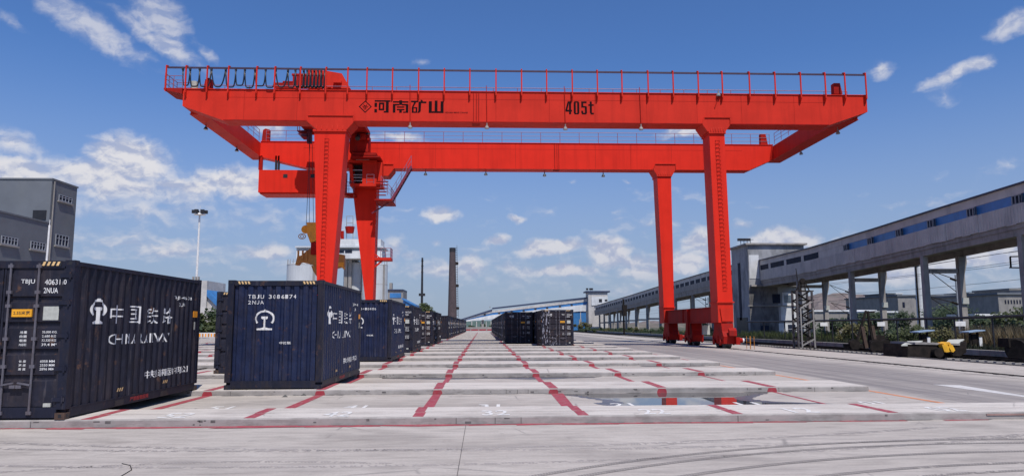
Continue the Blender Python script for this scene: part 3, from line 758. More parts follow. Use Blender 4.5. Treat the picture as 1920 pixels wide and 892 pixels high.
for i, y in enumerate([76.5, 82.8, 89.0, 98.0, 104.5, 114, 121, 132, 140, 152, 166]):
    far_container(4.60, y, ['blue', 'worn', 'brown'][i % 3], ['door', 'blind'][(i+1) % 2], 'distant dark container, %s from the front in the right hand row' % ordr[i])
# white splashes of dried mud on the streaked container
g = MB()
for i in range(70):
    x = 4.74+random.choice([random.gauss(.05, .05), random.gauss(.36, .08), random.uniform(.1, 1.2)]); z = .16+abs(random.gauss(0, .35)) if x > 5.3 else random.uniform(.2, 2.9)
    w, h = random.uniform(.02, .07), random.uniform(.05, .30) if x < 5.3 else random.uniform(.03, .14)
    g.add([(x, 57.855-i*1e-5, z), (x+w, 57.855-i*1e-5, z+.01), (x+w*.8, 57.855-i*1e-5, z+h), (x+w*.3, 57.855-i*1e-5, z+h*.9)], [(0, 1, 2, 3)])
mud = g.build('mud_streaks', mat('dried_mud', (.26, .26, .32), .9, .2, 6))
for o in C.objects:
    if o.get('label', '').startswith('dark container with white dirt'):
        mud.parent = o; mud.matrix_parent_inverse = Matrix.Translation(-o.location)

# ================================================================== GANTRY CRANE
YF, YBK = 54.5, 70.2                 # front faces of the two main girders
crane = thing('gantry_crane', 'huge red gantry crane with 405t lettering spanning the container yard', 'gantry crane', (3.3, 62.5, 0))
crane['_local'] = 0
def cpart(mb, name, mats, parent=None): return mb.build(name, mats, parent or crane)
GX0, GX1 = at(343.7, 167, YF).x, at(1624.8, 180, YF).x
ZT, ZB = 19.93, at(900, 230, YF).z
DEP = 1.5
def girder(Y, x0, x1, zt, zb, xa, xb, zc):
    g = MB(); poly = [(x0, zc), (xa, zb), (xb, zb), (x1, zc), (x1, zt), (x0, zt)]
    g.prism(poly, 'y', Y, Y+DEP)
    g.box(x0-.02, x1+.02, Y-.07, Y+DEP+.07, zt, zt+.05)
    return g
ga = at(419, 226.7, YF).x; gb = at(1554, 234.6, YF).x; ZC = 18.6
front = cpart(girder(YF, GX0, GX1, ZT, ZB, ga, gb, ZC), 'main_girder', RED)
bx0, bx1 = at(489, 262, YBK).x, at(1449, 272, YBK).x
ZTb, ZBb, ZCb = at(1000, 269, YBK).z, at(1000, 317, YBK).z, at(1449, 299, YBK).z
back = cpart(girder(YBK, bx0, bx1, ZTb, ZBb, at(577, 312, YBK).x, at(1405, 320, YBK).x, ZCb), 'main_girder', REDL)
# lower flange lips, seams and stiffener lines
g = MB(); g.box(ga, gb, YF-.05, YF-.001, ZB, ZB+.07)
for s, (Y, xa) in enumerate(((YF, -.78), (YBK, 7.15))):
    zt, zb = (ZT, ZB) if s == 0 else (ZTb, ZBb)
    for dx in (0, .22, .40): g.box(xa+dx, xa+dx+.06, Y-.03, Y-.002, zb, zt)
    g.box(xa-.08, xa+.5, Y-.04, Y+.8, zb-.06, zb-.001)
cpart(g, 'joint_plate', REDD)
g = MB()
for Y, zt, xs in ((YF, ZT, (GX0, GX1)), (YBK, ZTb, (bx0, bx1))):
    g.box(xs[0]+1, xs[1]-1, Y+.55, Y+.63, zt+.05, zt+.20)
cpart(g, 'trolley_rail', BLK)
for Y, zt_, zb_, xa, xb in ((YF, ZT, ZB, ga, gb), (YBK, ZTb, ZBb, bx0+4, bx1-3)):
    x = xa+1.5
    while x < xb:
        if not -9.8 < x < -1 or Y != YF:
            g = MB(); g.box(x, x+.022, Y-.006, Y-.0005, zb_+.08, zt_-.03); cpart(g, 'weld_seam', REDD)
        x += 3.9+.35*sin(x)
    g = MB(); g.box(xa+.2, xb-.2, Y-.006, Y-.0005, zt_-.62, zt_-.60); cpart(g, 'weld_seam', REDD)
# end beams
for s, (x0, x1) in enumerate(((GX0+.02, bx0+.0), (bx1, GX1-.02))):
    g = MB(); g.box(x0, x1, YF+DEP, YBK+DEP, ZCb+.05, ZT-.16)
    g.box(x0-.06, x1+.06, YF+DEP, YBK+DEP, ZCb-.02, ZCb+.048)
    cpart(g, 'end_beam', RED)
# haunches and legs
def leg(name, Y, top, bot, zt, zb, dt, db):
    """top/bot: (x0,x1) of the front face"""
    g = MB(); g.hexa([(bot[0], Y, zb), (bot[1], Y, zb), (bot[1], Y+db, zb), (bot[0], Y+db, zb), (top[0], Y, zt), (top[1], Y, zt), (top[1], Y+dt, zt), (top[0], Y+dt, zt)])
    return cpart(g, name, REDL)
def haunch(Y, pts, zflange, x0, x1):
    g = MB(); g.prism(pts, 'y', Y-.09, Y+1.75)
    g.box(x0-.07, x1+.07, Y-.12, Y+1.85, zflange-.16, zflange)
    n = 6
    for i in range(n):
        x = x0+(x1-x0)*(i+.5)/n; g.add([(x-.02, Y-.092, zflange), (x+.02, Y-.092, zflange), (x+.02, Y-.18, zflange), (x-.02, Y-.18, zflange), (x-.02, Y-.092, zflange+.35), (x+.02, Y-.092, zflange+.35)], [(0, 1, 2, 3), (0, 3, 4), (1, 5, 2), (3, 2, 5, 4)])
    # bright edge lip on the top
    g.box(pts[-2][0]-.03, pts[-3][0]+.03, Y-.17, Y-.088, pts[-2][1]-.03, pts[-2][1]+.06)
    for a, b in ((pts[-2], pts[-1]), (pts[-3], pts[2])): g.bar((a[0], Y-.12, a[1]), (b[0], Y-.12, b[1]), .07)
    return cpart(g, 'leg_head', RED)
def X(u, v, Y): return at(u, v, Y).x
def Z(u, v, Y): return at(u, v, Y).z
specs = [ # Y, flange v, upper polygon px, leg top px, leg bottom px
    ('L', YF, 243, [(594, 243), (651, 243), (664, 229), (663, 217), (578, 217), (577, 229)], (589, 648, 250), (594, 622.5, 525)),
    ('R', YF, 246, [(1326, 247), (1360, 247), (1369, 234), (1368, 221), (1320, 221), (1316, 233)], (1330, 1358.5, 252), (1347, 1375, 590)),
    ('L', YBK, 325, [(676, 330), (728, 330), (738, 318), (738, 308), (664, 308), (664, 318)], (663, 706, 370), (683, 700, 545)),
    ('R', YBK, 326, [(1231, 328), (1261, 328), (1267, 317), (1266, 308), (1228, 308), (1224, 317)], (1232.5, 1258.5, 335), (1244.6, 1264, 572))]
legs = []
for side, Y, vf, pp, (u0, u1, v1), (u2, u3, v2) in specs:
    pts = [(X(u, v, Y), Z(u, v, Y)) for u, v in pp]
    tp = (X(u0, v1, Y), X(u1, v1, Y)); zt_ = Z(u0, v1, Y); bt = (X(u2, v2, Y), X(u3, v2, Y)); zb_ = Z(u2, v2, Y)
    zfl = Z(pp[0][0], pp[0][1], Y)
    k = lambda z, i: tp[i]+(bt[i]-tp[i])*(zt_-z)/(zt_-zb_)
    zlo = 3.55; zhi = zfl-.16
    top, bot = (k(zhi, 0), k(zhi, 1)), (k(zlo, 0), k(zlo, 1))
    haunch(Y, pts, zfl, top[0], top[1])
    l = leg('leg', Y, top, bot, zhi, zlo, 1.72, 1.72); legs.append((side, Y, l, bot, top, zhi, zlo))
    # step irons up the front face
    if Y == YF:
        n = 38
        for i in range(n):
            z = zlo+1.0+(zhi-zlo-1.3)*i/n; t = (z-zlo)/(zhi-zlo)
            xc = (bot[0]+bot[1])/2*(1-t)+(top[0]+top[1])/2*t+(-.17 if side == 'L' else .02)+(t-.5)*(-.05)
            g = MB(); g.path([(xc-.15, Y-.004, z), (xc-.15, Y-.13, z), (xc+.15, Y-.13, z), (xc+.15, Y-.004, z)], .020, 4); g.box(xc-.17, xc-.13, Y-.02, Y-.003, z-.04, z+.10)
            g.build('step_iron', REDD, l)
            if i % 1 == 0:
                pass
# lower leg, sill beam, bogies
def lower(side, Y, bot, zlo):
    xc = (bot[0]+bot[1])/2; w = (bot[1]-bot[0])/2
    g = MB(); g.box(xc-w-.09, xc+w+.09, Y-.10, Y+1.8, zlo-.10, zlo)          # flange
    g.hexa([(xc-w, Y, 1.95), (xc+w, Y, 1.95), (xc+w, Y+1.72, 1.95), (xc-w, Y+1.72, 1.95), (xc-w-.02, Y, zlo-.10), (xc+w+.02, Y, zlo-.10), (xc+w+.02, Y+1.72, zlo-.10), (xc-w-.02, Y+1.72, zlo-.10)])
    # access door panel on the front
    g.hexa([(xc-w*.55, Y-.10, 2.05), (xc+w*.9, Y-.10, 2.05), (xc+w*.9, Y-.001, 2.05), (xc-w*.55, Y-.001, 2.05), (xc-w*.75, Y-.10, 3.05), (xc+w*.92, Y-.10, 3.05), (xc+w*.92, Y-.001, 3.05), (xc-w*.75, Y-.001, 3.05)])
    cpart(g, 'leg_foot', RED)
def bogie(xc, Y0, motor=True, front=True):
    g = MB(); g.prism([(Y0, .36), (Y0+2.5, .36), (Y0+2.6, .9), (Y0+2.2, 1.3), (Y0+2.06, 1.94), (Y0+.36, 1.94), (Y0+.2, 1.3), (Y0-.1, .9)], 'x', xc-.42, xc+.50)
    if front: g.box(xc-.05, xc+.52, Y0-.35, Y0-.1, .95, 1.35); g.prism([(Y0-.35, 1.35), (Y0-.1, 1.35), (Y0-.1, 1.55)], 'x', xc-.05, xc+.52)
    for yy in (Y0+.15, Y0+1.25, Y0+2.35):
        g.box(xc-.46, xc-.43, yy-.1, yy+.1, .35, .95); g.box(xc+.51, xc+.54, yy-.1, yy+.1, .35, .95)
    b = cpart(g, 'bogie', REDD)
    for yy in (Y0+.45, Y0+1.95):
        w = MB(); w.cyl((xc-.26, yy, .40), (xc+.26, yy, .40), .38, n=20); w.cyl((xc-.30, yy, .40), (xc+.30, yy, .40), .15, n=10); w.build('wheel', BLK, b)
        for s in (-1, 1):
            w = MB(); w.cyl((xc+s*.47, yy, .46), (xc+s*.56, yy, .46), .22, n=12); w.build('axle_cap', REDD, b)
    if motor:
        w = MB(); w.cyl((xc+.5, Y0-.1, .62), (xc+1.0, Y0-.1, .62), .17, n=10); w.box(xc+.45, xc+.75, Y0-.35, Y0+.2, .3, .85); w.build('drive_motor', [REDD], b)
        w = MB(); w.cyl((xc+1.0, Y0-.1, .62), (xc+1.12, Y0-.1, .62), .15, n=10); w.build('motor_fan_cover', WHITE, b)
    return b
for side, Y, l, bot, top, zhi, zlo in legs:
    lower(side, Y, bot, zlo); xc = 18.6 if side == 'R' else -11.95
    bogie(xc, Y-.35, True, Y == YF)
for xc, Xs in ((18.6, 1), (-11.95, -1)):
    b = bogie(xc, 62.1, False, False)
    g = MB(); g.box(xc-.55, xc+.55, YF+1.72, YBK, 1.98, 3.12); g.box(xc-.66, xc+.66, YF+1.72, YBK, 3.12, 3.18); g.box(xc-.62, xc+.62, YF+1.72, YBK, 1.92, 1.98)
    for yy in (62.4, 64.4): g.box(xc-.62, xc-.551, yy, yy+.10, .9 if yy < 63 else 1.98, 3.12)
    g.box(xc-.72, xc-.551, 62.55, 62.85, .9, 3.12)
    cpart(g, 'sill_beam', REDD)
    g = MB(); g.box(xc+.1, xc+.72, 60.9, 61.1, .95, 1.75)
    cpart(g, 'control_box', STICK)
# guard frames by the front bogie
g = MB()
for yy in (52.2, 52.9):
    g.bar((19.5, yy, 0), (19.5, yy, .95), .03); g.bar((19.8, yy, 0), (19.8, yy, .95), .03)
g.bar((19.5, 52.2, .93), (19.8, 52.9, .93), .03); g.bar((19.5, 52.2, .5), (19.5, 52.9, .5), .04)
tag(g.build('guard_frame', BRON), 'small ochre guard frame standing beside the front bogie of the crane', 'guard frame')
# railings
def railing(name, pts, h=1.1, step=1.8, r=.029, m=None, parent=None, mids=2, kick=False):
    g = MB()
    for a, b in zip(pts[:-1], pts[1:]):
        a, b = Vector(a), Vector(b); n = max(1, round((b-a).length/step))
        for i in range(n+1):
            p = a.lerp(b, i/n); g.cyl(p, p+Vector((0, 0, h)), r, n=5)
        for j in range(mids+1):
            z = Vector((0, 0, h*(j+1)/(mids+1))); g.cyl(a+z, b+z, r*(1 if j == mids else .7), n=5)
    return cpart(g, name, m or RAILM, parent)
RAILM = mat('railing_paint', (.26, .10, .16), .5, .15, 2)
RAILV = mat('railing_violet_steel', (.20, .12, .20), .5, .15, 2)  # muted violet colour of the stair and trolley rails
railing('handrail', [(GX0+.3, YF+DEP+.9, ZT), (GX1-.3, YF+DEP+.9, ZT)], 1.15, 1.95)
railing('handrail', [(bx0+.5, YBK+.08, ZTb), (bx1-.3, YBK+.08, ZTb)], 1.15, 1.95)
railing('handrail', [(bx1+.1, YF+DEP+.6, ZT), (bx1+.1, YBK-.2, ZT)], 1.1, 1.6)
railing('handrail', [(bx0-.1, YF+DEP+.6, ZT), (bx0-.1, YBK-.2, ZT)], 1.1, 1.6)
g = MB(); g.box(GX0+.2, GX1-.2, YF+DEP+.07, YF+DEP+1.0, ZT-.06, ZT-.01)
cpart(g, 'walkway', REDD)
# left end platform
pe0, pe1 = X(309, 168, YF), GX0
g = MB(); g.hexa([(pe0, YF-.2, ZT-.12), (pe1, YF-.2, ZT-.42), (pe1, YF+DEP+.6, ZT-.42), (pe0, YF+DEP+.6, ZT-.12), (pe0, YF-.2, ZT+.02), (pe1, YF-.2, ZT+.02), (pe1, YF+DEP+.6, ZT+.02), (pe0, YF+DEP+.6, ZT+.02)])
cpart(g, 'end_platform', REDD)
railing('handrail', [(pe0+.05, YF-.15, ZT), (pe1, YF-.15, ZT)], 1.0, .7); railing('handrail', [(pe0+.05, YF-.15, ZT), (pe0+.05, YF+DEP+.5, ZT), (pe1, YF+DEP+.5, ZT)], 1.2, .8)
# festoon rail, its posts and brackets
YP = YF-.28
us = (311, 348, 388, 428, 481, 515, 563, 611, 652, 688, 736, 785, 833, 881, 930, 978, 1025, 1073, 1120, 1166, 1215, 1262, 1309, 1354, 1405, 1453, 1501, 1547, 1584, 1623)
ZR = at(850, 131, YP).z
for i, u in enumerate(us):
    x = at(u, 150, YP).x
    g = MB(); z0 = ZT-.72 if i else ZT-.2
    g.bar((x, YP, ZT-.35 if i else ZT-.1), (x, YP, ZR+.02), .10, .08)
    g.prism([(YP-.04, ZR), (YP+.35, ZR), (YP+.30, ZR+.20), (YP-.04, ZR+.12)], 'x', x-.045, x+.045)
    g.prism([(YF-.002, z0), (YP-.05, ZT-.30), (YP-.05, ZT+.02), (YF-.002, ZT+.02)], 'x', x-.03, x+.03)
    cpart(g, 'cable_rail_post', RED)
g = MB(); g.box(at(313, 125, YP).x, at(1622, 135, YP).x, YP+.10, YP+.22, ZR-.07, ZR+.05); cpart(g, 'cable_rail', mat('cable_rail_steel', (.05, .03, .06), .5, .2, 2))
# hanging festoon cable loops
tops = [341.5, 355, 373, 395, 422, 441, 458, 477, 497, 516, 539, 553]+[562+6.6*i for i in range(8)]
for i in range(len(tops)-1):
    xa, xb = X(tops[i], 130, YP), X(tops[i+1], 130, YP); w = xb-xa
    dpth = 1.42+random.uniform(-.12, .06) if i < 12 else 1.34
    for q in ((0,) if i < 11 else (0, 1)):
        pts = []
        for j in range(17):
            t = j/16; s = 1-abs(2*t-1)**(3.2 if w > .9 else 5.5)
            pts.append((xa+w*(t if w > .9 else (.5+(t-.5)*(1.25-.25*abs(2*t-1)))), YP+.16+.12*q+.05*sin(i*2.1), ZR-.08-dpth*s-.04*q))
        g = MB(); g.smooth = True; g.path(pts, .055, 6); cpart(g, 'festoon_cable', CABLE)
    g = MB(); g.box(xa-.06, xa+.06, YP+.06, YP+.26, ZR-.22, ZR-.075); cpart(g, 'cable_trolley', BLK)
# floodlights
def lamp(u, v, Y, dark=False, pipe=None):
    p = at(u, v, Y); g = MB()
    g.cyl((p.x, p.y, p.z+.05), (p.x, p.y, p.z+.22), .05, n=6); g.cyl((p.x, p.y, p.z-.12), (p.x, p.y, p.z+.04), .17, .09, n=12); g.cyl((p.x, p.y, p.z-.17), (p.x, p.y, p.z-.121), .175, n=12)
    g.cyl((p.x, p.y, p.z+.2), (p.x, p.y, p.z+.42), .02, n=5)
    f = cpart(g, 'floodlight', BLK if dark else GREY2)
    g = MB(); g.cyl((p.x, p.y, p.z-.20), (p.x, p.y, p.z-.171), .17, n=12); g.build('lamp_glass', GALV, f)
    if pipe:
        g = MB(); g.cyl((p.x, pipe-.05, p.z+.3), (p.x-.05, pipe-.05, ZT+.5), .028, n=5); g.build('conduit', REDD, f)
for u, v in ((769, 236), (913, 237), (1060, 239), (1202, 239)): lamp(u, v, YF-.05, False, YF)
for u, v in ((798, 325), (911, 325), (1021, 327), (1131, 328)): lamp(u, v, YBK+.2, True)
lamp(386, 239, 58.3, True); lamp(444, 280, 66, True); lamp(1571, 247, 58.0); lamp(1502, 286, 66.0)
lamp(1347, 176, YF-.1)
g = MB(); g.bar((at(1347, 176, YF).x+.02, YF-.06, ZT-.1), (at(1340, 202, YF).x, YF-.06, ZT-1.1), .05); cpart(g, 'conduit', REDD)
# rail end stops
for u0, u1, u2, v0, v1, Y in ((381, 395, 391, 168, 146, YF), (1564, 1580, 1568, 176, 156, YF), (490, 504, 498, 268, 241, YBK), (1427, 1441, 1430, 276, 251, YBK)):
    Y = Y+.3; x0, x1, xt = X(u0, v0, Y), X(u1, v0, Y), X(u2, v1, Y); z0, z1 = Z(u0, v0, Y), Z(u2, v1, Y)
    g = MB()
    if u0 in (381, 490): poly = [(x0, z0), (x1, z0), (x1, z1-.1), (xt, z1), (xt-.25, z1-.15)]
    else: poly = [(x0, z0), (x1, z0), (xt+.30, z1), (x0+.02, z1)]
    g.prism(poly, 'y', Y, Y+.5); cpart(g, 'end_stop', REDD)
g = MB(); p = at(365, 158, YF+.5); g.cyl((p.x, p.y, ZT), (p.x, p.y, ZT+.75), .28, n=12); cpart(g, 'cable_reel', STICK)
# lettering on the front girder
def crane_text(s, x, z, w, h, bold=.02):
    g = MB(); flat(g, text2d(s, w, h, bold), lambda a, b: (x+a, YF-.006, z+b)); cpart(g, 'lettering', MAROON)
def stroke_char(x, z, strokes):
    """one heavy block-lettered character, its strokes cut as plates on the girder"""
    for i, p in enumerate(strokes):
        g = MB(); poly = p if len(p) != 4 or isinstance(p[0], tuple) else [(p[0], p[1]), (p[2], p[1]), (p[2], p[3]), (p[0], p[3])]
        yy = YF-.005-.0006*i
        g.add([(x+a, yy, z+b) for a, b in poly], [tuple(range(len(poly)))]); stroke_char.mb.add(g.v, g.f)
BL = {'河': [(0, .86, 1.22, .99), (0, .44, .20, .78), (0, 0, .20, .28), (.33, .18, .47, .80), (.62, .18, .76, .80), (.47, .66, .62, .80), (.47, .18, .62, .31), (.88, .12, 1.10, .86), (.72, 0, 1.10, .12)],
      '南': [(0, .80, 1.20, .92), (.49, .62, .71, 1.0), (0, 0, .20, .70), (1.0, .0, 1.20, .70), (.20, .58, .49, .70), (.71, .58, 1.0, .70), (.80, 0, 1.0, .09), (.30, .40, .90, .50), (.30, .20, .90, .30), (.50, 0, .70, .20)],
      '矿': [(0, .84, .60, .97), [(.08, .45), (.27, .84), (.45, .84), (.22, .45)], (.08, 0, .24, .45), (.42, 0, .56, .45), (.24, 0, .42, .10), (.24, .36, .42, .45), (.66, .78, 1.36, .91), [(.88, .91), (1.06, .91), (.98, 1.04), (.82, 1.04)], [(.66, .78), (.90, .78), (.86, .12), (.72, 0), (.58, 0), (.66, .2)]],
      '山': [(0, .14, .24, .94), (.46, .14, .68, 1.0), (.92, 0, 1.15, .94), (0, 0, .92, .14)]}
for ch, x in (('河', -8.44), ('南', -7.02), ('矿', -5.62), ('山', -4.24)):
    stroke_char.mb = MB(); stroke_char(x, 18.20, BL[ch] if ch != '矿' else [[(a*.88, b) for a, b in ([(p[0], p[1]), (p[2], p[1]), (p[2], p[3]), (p[0], p[3])] if not isinstance(p[0], tuple) else p)] for p in BL[ch]]); cpart(stroke_char.mb, 'lettering', MAROON)
crane_text('HENAN MINE CRANE', -2.98, 18.18, 1.78, .13, .01)
BD = {'4': [(.30, 0, .48, 1.0), (0, .20, .30, .34), (.48, .20, .56, .34), [(0, .34), (.16, .34), (.30, .86), (.30, 1.0), (.20, 1.0)]],
      '0': [(0, .08, .18, .92), (.30, .08, .48, .92), (.05, .90, .43, 1.0), (.05, 0, .43, .10)],
      '5': [(0, .52, .17, 1.0), (.17, .86, .46, 1.0), (.17, .52, .44, .64), (.30, .08, .48, .58), (.05, 0, .43, .12), (0, .08, .16, .28)],
      't': [(.12, .10, .30, 1.0), (0, .66, .46, .78), (.18, 0, .46, .13)]}
for ch, x in (('4', 6.45), ('0', 7.10), ('5', 7.70), ('t', 8.26)):
    stroke_char.mb = MB(); stroke_char(x, 18.19, [[(a*.93, b*1.05) for a, b in ([(p[0], p[1]), (p[2], p[1]), (p[2], p[3]), (p[0], p[3])] if not isinstance(p[0], tuple) else p)] for p in BD[ch]]); cpart(stroke_char.mb, 'lettering', MAROON)
def diamond():
    g = MB(); c = Vector((-9.15, 18.66)); R, r = .50, .40
    o = [(c.x, c.y-R), (c.x+R, c.y), (c.x, c.y+R), (c.x-R, c.y)]; i = [(c.x, c.y-r), (c.x+r, c.y), (c.x, c.y+r), (c.x-r, c.y)]
    for k in range(4):
        n = (k+1) % 4; g.add([(o[k][0], YF-.006, o[k][1]), (o[n][0], YF-.006, o[n][1]), (i[n][0], YF-.006, i[n][1]), (i[k][0], YF-.006, i[k][1])], [(0, 1, 2, 3)])
    for (x0, z0, x1, z1) in ((-.24, .02, .24, .02), (-.18, -.10, .18, -.10), (-.10, -.2, .10, -.2), (0, -.2, 0, .02), (0, .02, -.14, .18), (0, .02, .14, .18), (-.16, -.02, -.04, .1), (.16, -.02, .04, .1)):
        d = Vector((x1-x0, z1-z0)).normalized(); nrm = Vector((-d.y, d.x))*.018
        a, b = Vector((x0, z0))+c, Vector((x1, z1))+c
        g.add([(q.x, YF-.007, q.y) for q in (a-nrm, b-nrm, b+nrm, a+nrm)], [(0, 1, 2, 3)])
    cpart(g, 'maker_emblem', MAROON)
diamond()
# machinery on and beside the left rear leg
def bx(u0, v0, u1, v1, Y, d): 
    a, b = at(u0, v0, Y), at(u1, v1, Y); return (min(a.x, b.x), max(a.x, b.x), Y, Y+d, min(a.z, b.z), max(a.z, b.z))
YE = 68.6
g = MB(); g.box(*bx(680, 303, 706, 345, YE, 1.5)); 
a = bx(653, 300, 706, 304, YE-.15, 1.8); g.box(*a); g.box(*bx(656, 344, 716, 349, YE-.25, 2.0)); 
g.prism([(X(652, 304, YE), Z(0, 304, YE)), (X(660, 304, YE), Z(0, 304, YE)), (X(664, 345, YE), Z(0, 345, YE)), (X(659, 340, YE), Z(0, 340, YE))], 'y', YE, YE+1.4)
g.box(*bx(656, 304, 706, 345, YE+1.4, .1))
g.box(*bx(706, 304, 716, 345, YE+.2, 1.0))
cab = cpart(g, 'electrical_cabin', RED)
g = MB(); g.box(*bx(657, 306, 681, 343, YE+1.2, .15)); g.build('cabin_opening', BLK, cab)
g = MB()
for v in (318, 327, 332, 338): g.box(*bx(657, v, 681, v+1.6, YE+.1, .3))
g.build('shelf', GALV, cab)
g = MB(); g.box(*bx(668, 298, 692, 301, YE-.1, .4)); g.build('cabin_lamp', STICK, cab)
# platform, treads and railing on the right of the rear leg
zp = Z(720, 374, YE); xp0, xp1 = X(705, 374, YE), X(735, 374, YE)
g = MB(); g.box(xp0-.1, xp1, YE-.4, YE+3.2, zp-.15, zp)
for i in range(5): g.box(xp0+.05, xp1-.55+i*.05, YE-.45, YE-.1, zp+.35+i*.33, zp+.40+i*.33)
cpart(g, 'access_platform', REDD)
railing('handrail', [(xp0+.5, YE-.4, zp+1.1), (xp1-.05, YE-.4, zp)], 1.1, .45, .028); railing('handrail', [(xp1-.05, YE-.4, zp), (xp1-.05, YE+3.1, zp)], 1.1, .9, .028)
railing('handrail', [(xp0-.9, YE-.2, zp+1.3), (xp0-.2, YE-.2, zp+1.3)], 1.1, .5, .025)
p0, p1 = Vector((xp1-.1, YE+.1, zp-.1)), Vector((X(771, 321, YE+.6), YE+.6, ZBb))
g = MB(); g.bar(p0, p1, .14, .22); g.bar(p0+Vector((0, .8, 0)), p1+Vector((0, .8, 0)), .1, .22)
for i in range(11):
    q = p0.lerp(p1, (i+.5)/11); g.box(q.x-.12, q.x+.12, q.y, q.y+.8, q.z-.02, q.z+.02)
g.bar((X(697, 400, YE+1), YE+1, Z(697, 400, YE+1)), (xp1-.4, YE+1, zp-.12), .12); cpart(g, 'stairway', mat('stair_dark_red', (.16, .02, .05), .5, .2, 2))
g = MB()
for k in (0, 1):
    z = Vector((0, 0, .55+.5*k)); g.cyl(p0+z, p1+z, .024, n=5)
for i in range(5): q = p0.lerp(p1, i/4); g.cyl(q, q+Vector((0, 0, 1.05)), .024, n=5)
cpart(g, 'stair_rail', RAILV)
# left gallery of the rear leg
zq = Z(650, 362, YE); g = MB(); g.box(X(645, 362, YE), X(664, 362, YE), YE-.2, YE+2, zq-.16, zq); g.prism([(X(646, 362, YE), zq-.16), (X(662, 362, YE), zq-.16), (X(662, 372, YE), zq-.5)], 'y', YE, YE+.1)
cpart(g, 'access_platform', REDD)
railing('handrail', [(X(645, 362, YE), YE-.15, zq), (X(664, 362, YE), YE-.15, zq)], 1.05, .5, .025)
# small lower platform with braces
Yq = 70.6; zl = Z(715, 487, Yq); xl0, xl1 = X(697, 487, Yq), X(733, 487, Yq)
g = MB(); g.box(xl0-.3, xl1, Yq-.2, Yq+1.4, zl-.05, zl+.22); g.bar((xl0-.45, Yq, zl-1.35), (X(717, 492, Yq), Yq, zl-.06), .16); g.bar((xl0-.3, Yq, zl+1.0), (X(712, 480, Yq), Yq, zl+.2), .12)
lp = cpart(g, 'service_platform', RED)
railing('handrail', [(X(714, 487, Yq), Yq-.15, zl+.2), (xl1-.03, Yq-.15, zl+.2), (xl1-.03, Yq+1.3, zl+.2)], .95, .55, .026)
# ---- trolley running on the girders (moves by itself)
tr = thing('crane_trolley', 'red hoist trolley with sloping machine house riding on the left part of the crane girders', 'crane trolley', (-14, 62.5, ZT))
YT = 57.6
def tp(mb, n, m): return mb.build(n, m, tr)
g = MB(); hp = [(611, 166), (657, 166), (641, 138), (612, 133), (577, 130), (577, 166)]
g.prism([(X(u, v, YT), Z(u, v, YT)) for u, v in hp], 'y', YT, YT+5.5); tp(g, 'machine_house', RED)
g = MB(); g.box(*bx(625, 151, 640, 155, YT-.25, .24)); g.box(*bx(549, 160, 612, 166, YT-.3, .2)); g.box(*bx(614, 161, 620, 164, YT-.2, .19)); tp(g, 'service_hatch', RED)
g = MB()
for i in range(9): g.box(*bx(549+i*7, 141, 553+i*7, 165, YT-.12, .1))
g.box(*bx(547, 138, 612, 142, YT-.15, .3)); tp(g, 'louvre', REDD)
g = MB(); g.box(*bx(516, 155, 548, 166, YT, 5.0)); g.box(*bx(530, 152, 548, 156, YT, 5.0)); tp(g, 'trolley_frame', REDD)
g = MB(); g.box(X(519, 160, YT), X(655, 160, YT), 58.0, 68.6, ZT+.22, ZT+.6); tp(g, 'cross_frame', REDD)
g = MB(); Yr = 68.0
g.box(*bx(656, 252, 690, 285, Yr, 1.6)); g.cyl((X(668, 256, Yr-.3), Yr-.3, Z(668, 256, Yr-.3)), (X(686, 256, Yr-.3), Yr-.3, Z(686, 256, Yr-.3)), .35, n=12); g.box(*bx(684, 245, 692, 262, Yr-.2, .5)); g.box(*bx(660, 286, 705, 291, Yr-.4, 2.2)); g.box(*bx(658, 292, 712, 295, Yr-.5, 2.2))
tp(g, 'hoist_drive', REDD)
g = MB(); g.cyl((X(672, 254, Yr-.5), Yr-.5, Z(672, 254, Yr-.5)), (X(672, 262, Yr-.5), Yr-.9, Z(672, 262, Yr-.5)), .22, n=10); g.box(*bx(684, 249, 694, 252, Yr-.4, .1)); tp(g, 'hoist_motor', BLK)
g = MB(); rl = [(X(660, 250, Yr), Yr-.6, Z(660, 250, Yr)), (X(690, 250, Yr), Yr-.6, Z(690, 250, Yr))]
for k in range(3): g.cyl(Vector(rl[0])+Vector((0, 0, .4*k+.3)), Vector(rl[1])+Vector((0, 0, .4*k+.3)), .02, n=5)
for t in (0, .25, .5, .75, 1): q = Vector(rl[0]).lerp(Vector(rl[1]), t); g.cyl(q, q+Vector((0, 0, 1.15)), .02, n=5)
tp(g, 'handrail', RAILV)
# hanging inspection cage on the trolley, left of the front leg
Yc = 66.5; g = MB(); g.box(*bx(557, 244, 577, 246, Yc, 1.2)); g.prism([(X(558, 246, Yc), Z(0, 246, Yc)), (X(577, 246, Yc), Z(0, 246, Yc)), (X(577, 252, Yc), Z(0, 252, Yc)), (X(564, 252, Yc), Z(0, 252, Yc))], 'y', Yc, Yc+1.2)
for u in (558, 562, 576): g.bar((X(u, 237, Yc), Yc, Z(u, 232, Yc)), (X(u, 245, Yc), Yc, Z(u, 245, Yc)), .06)
g.box(*bx(576, 232, 583, 268, Yc, .4)); g.box(*bx(558, 236, 577, 237, Yc, .05)); tp(g, 'inspection_cage', mat('cage_maroon', (.09, .012, .03), .5, .2, 2))
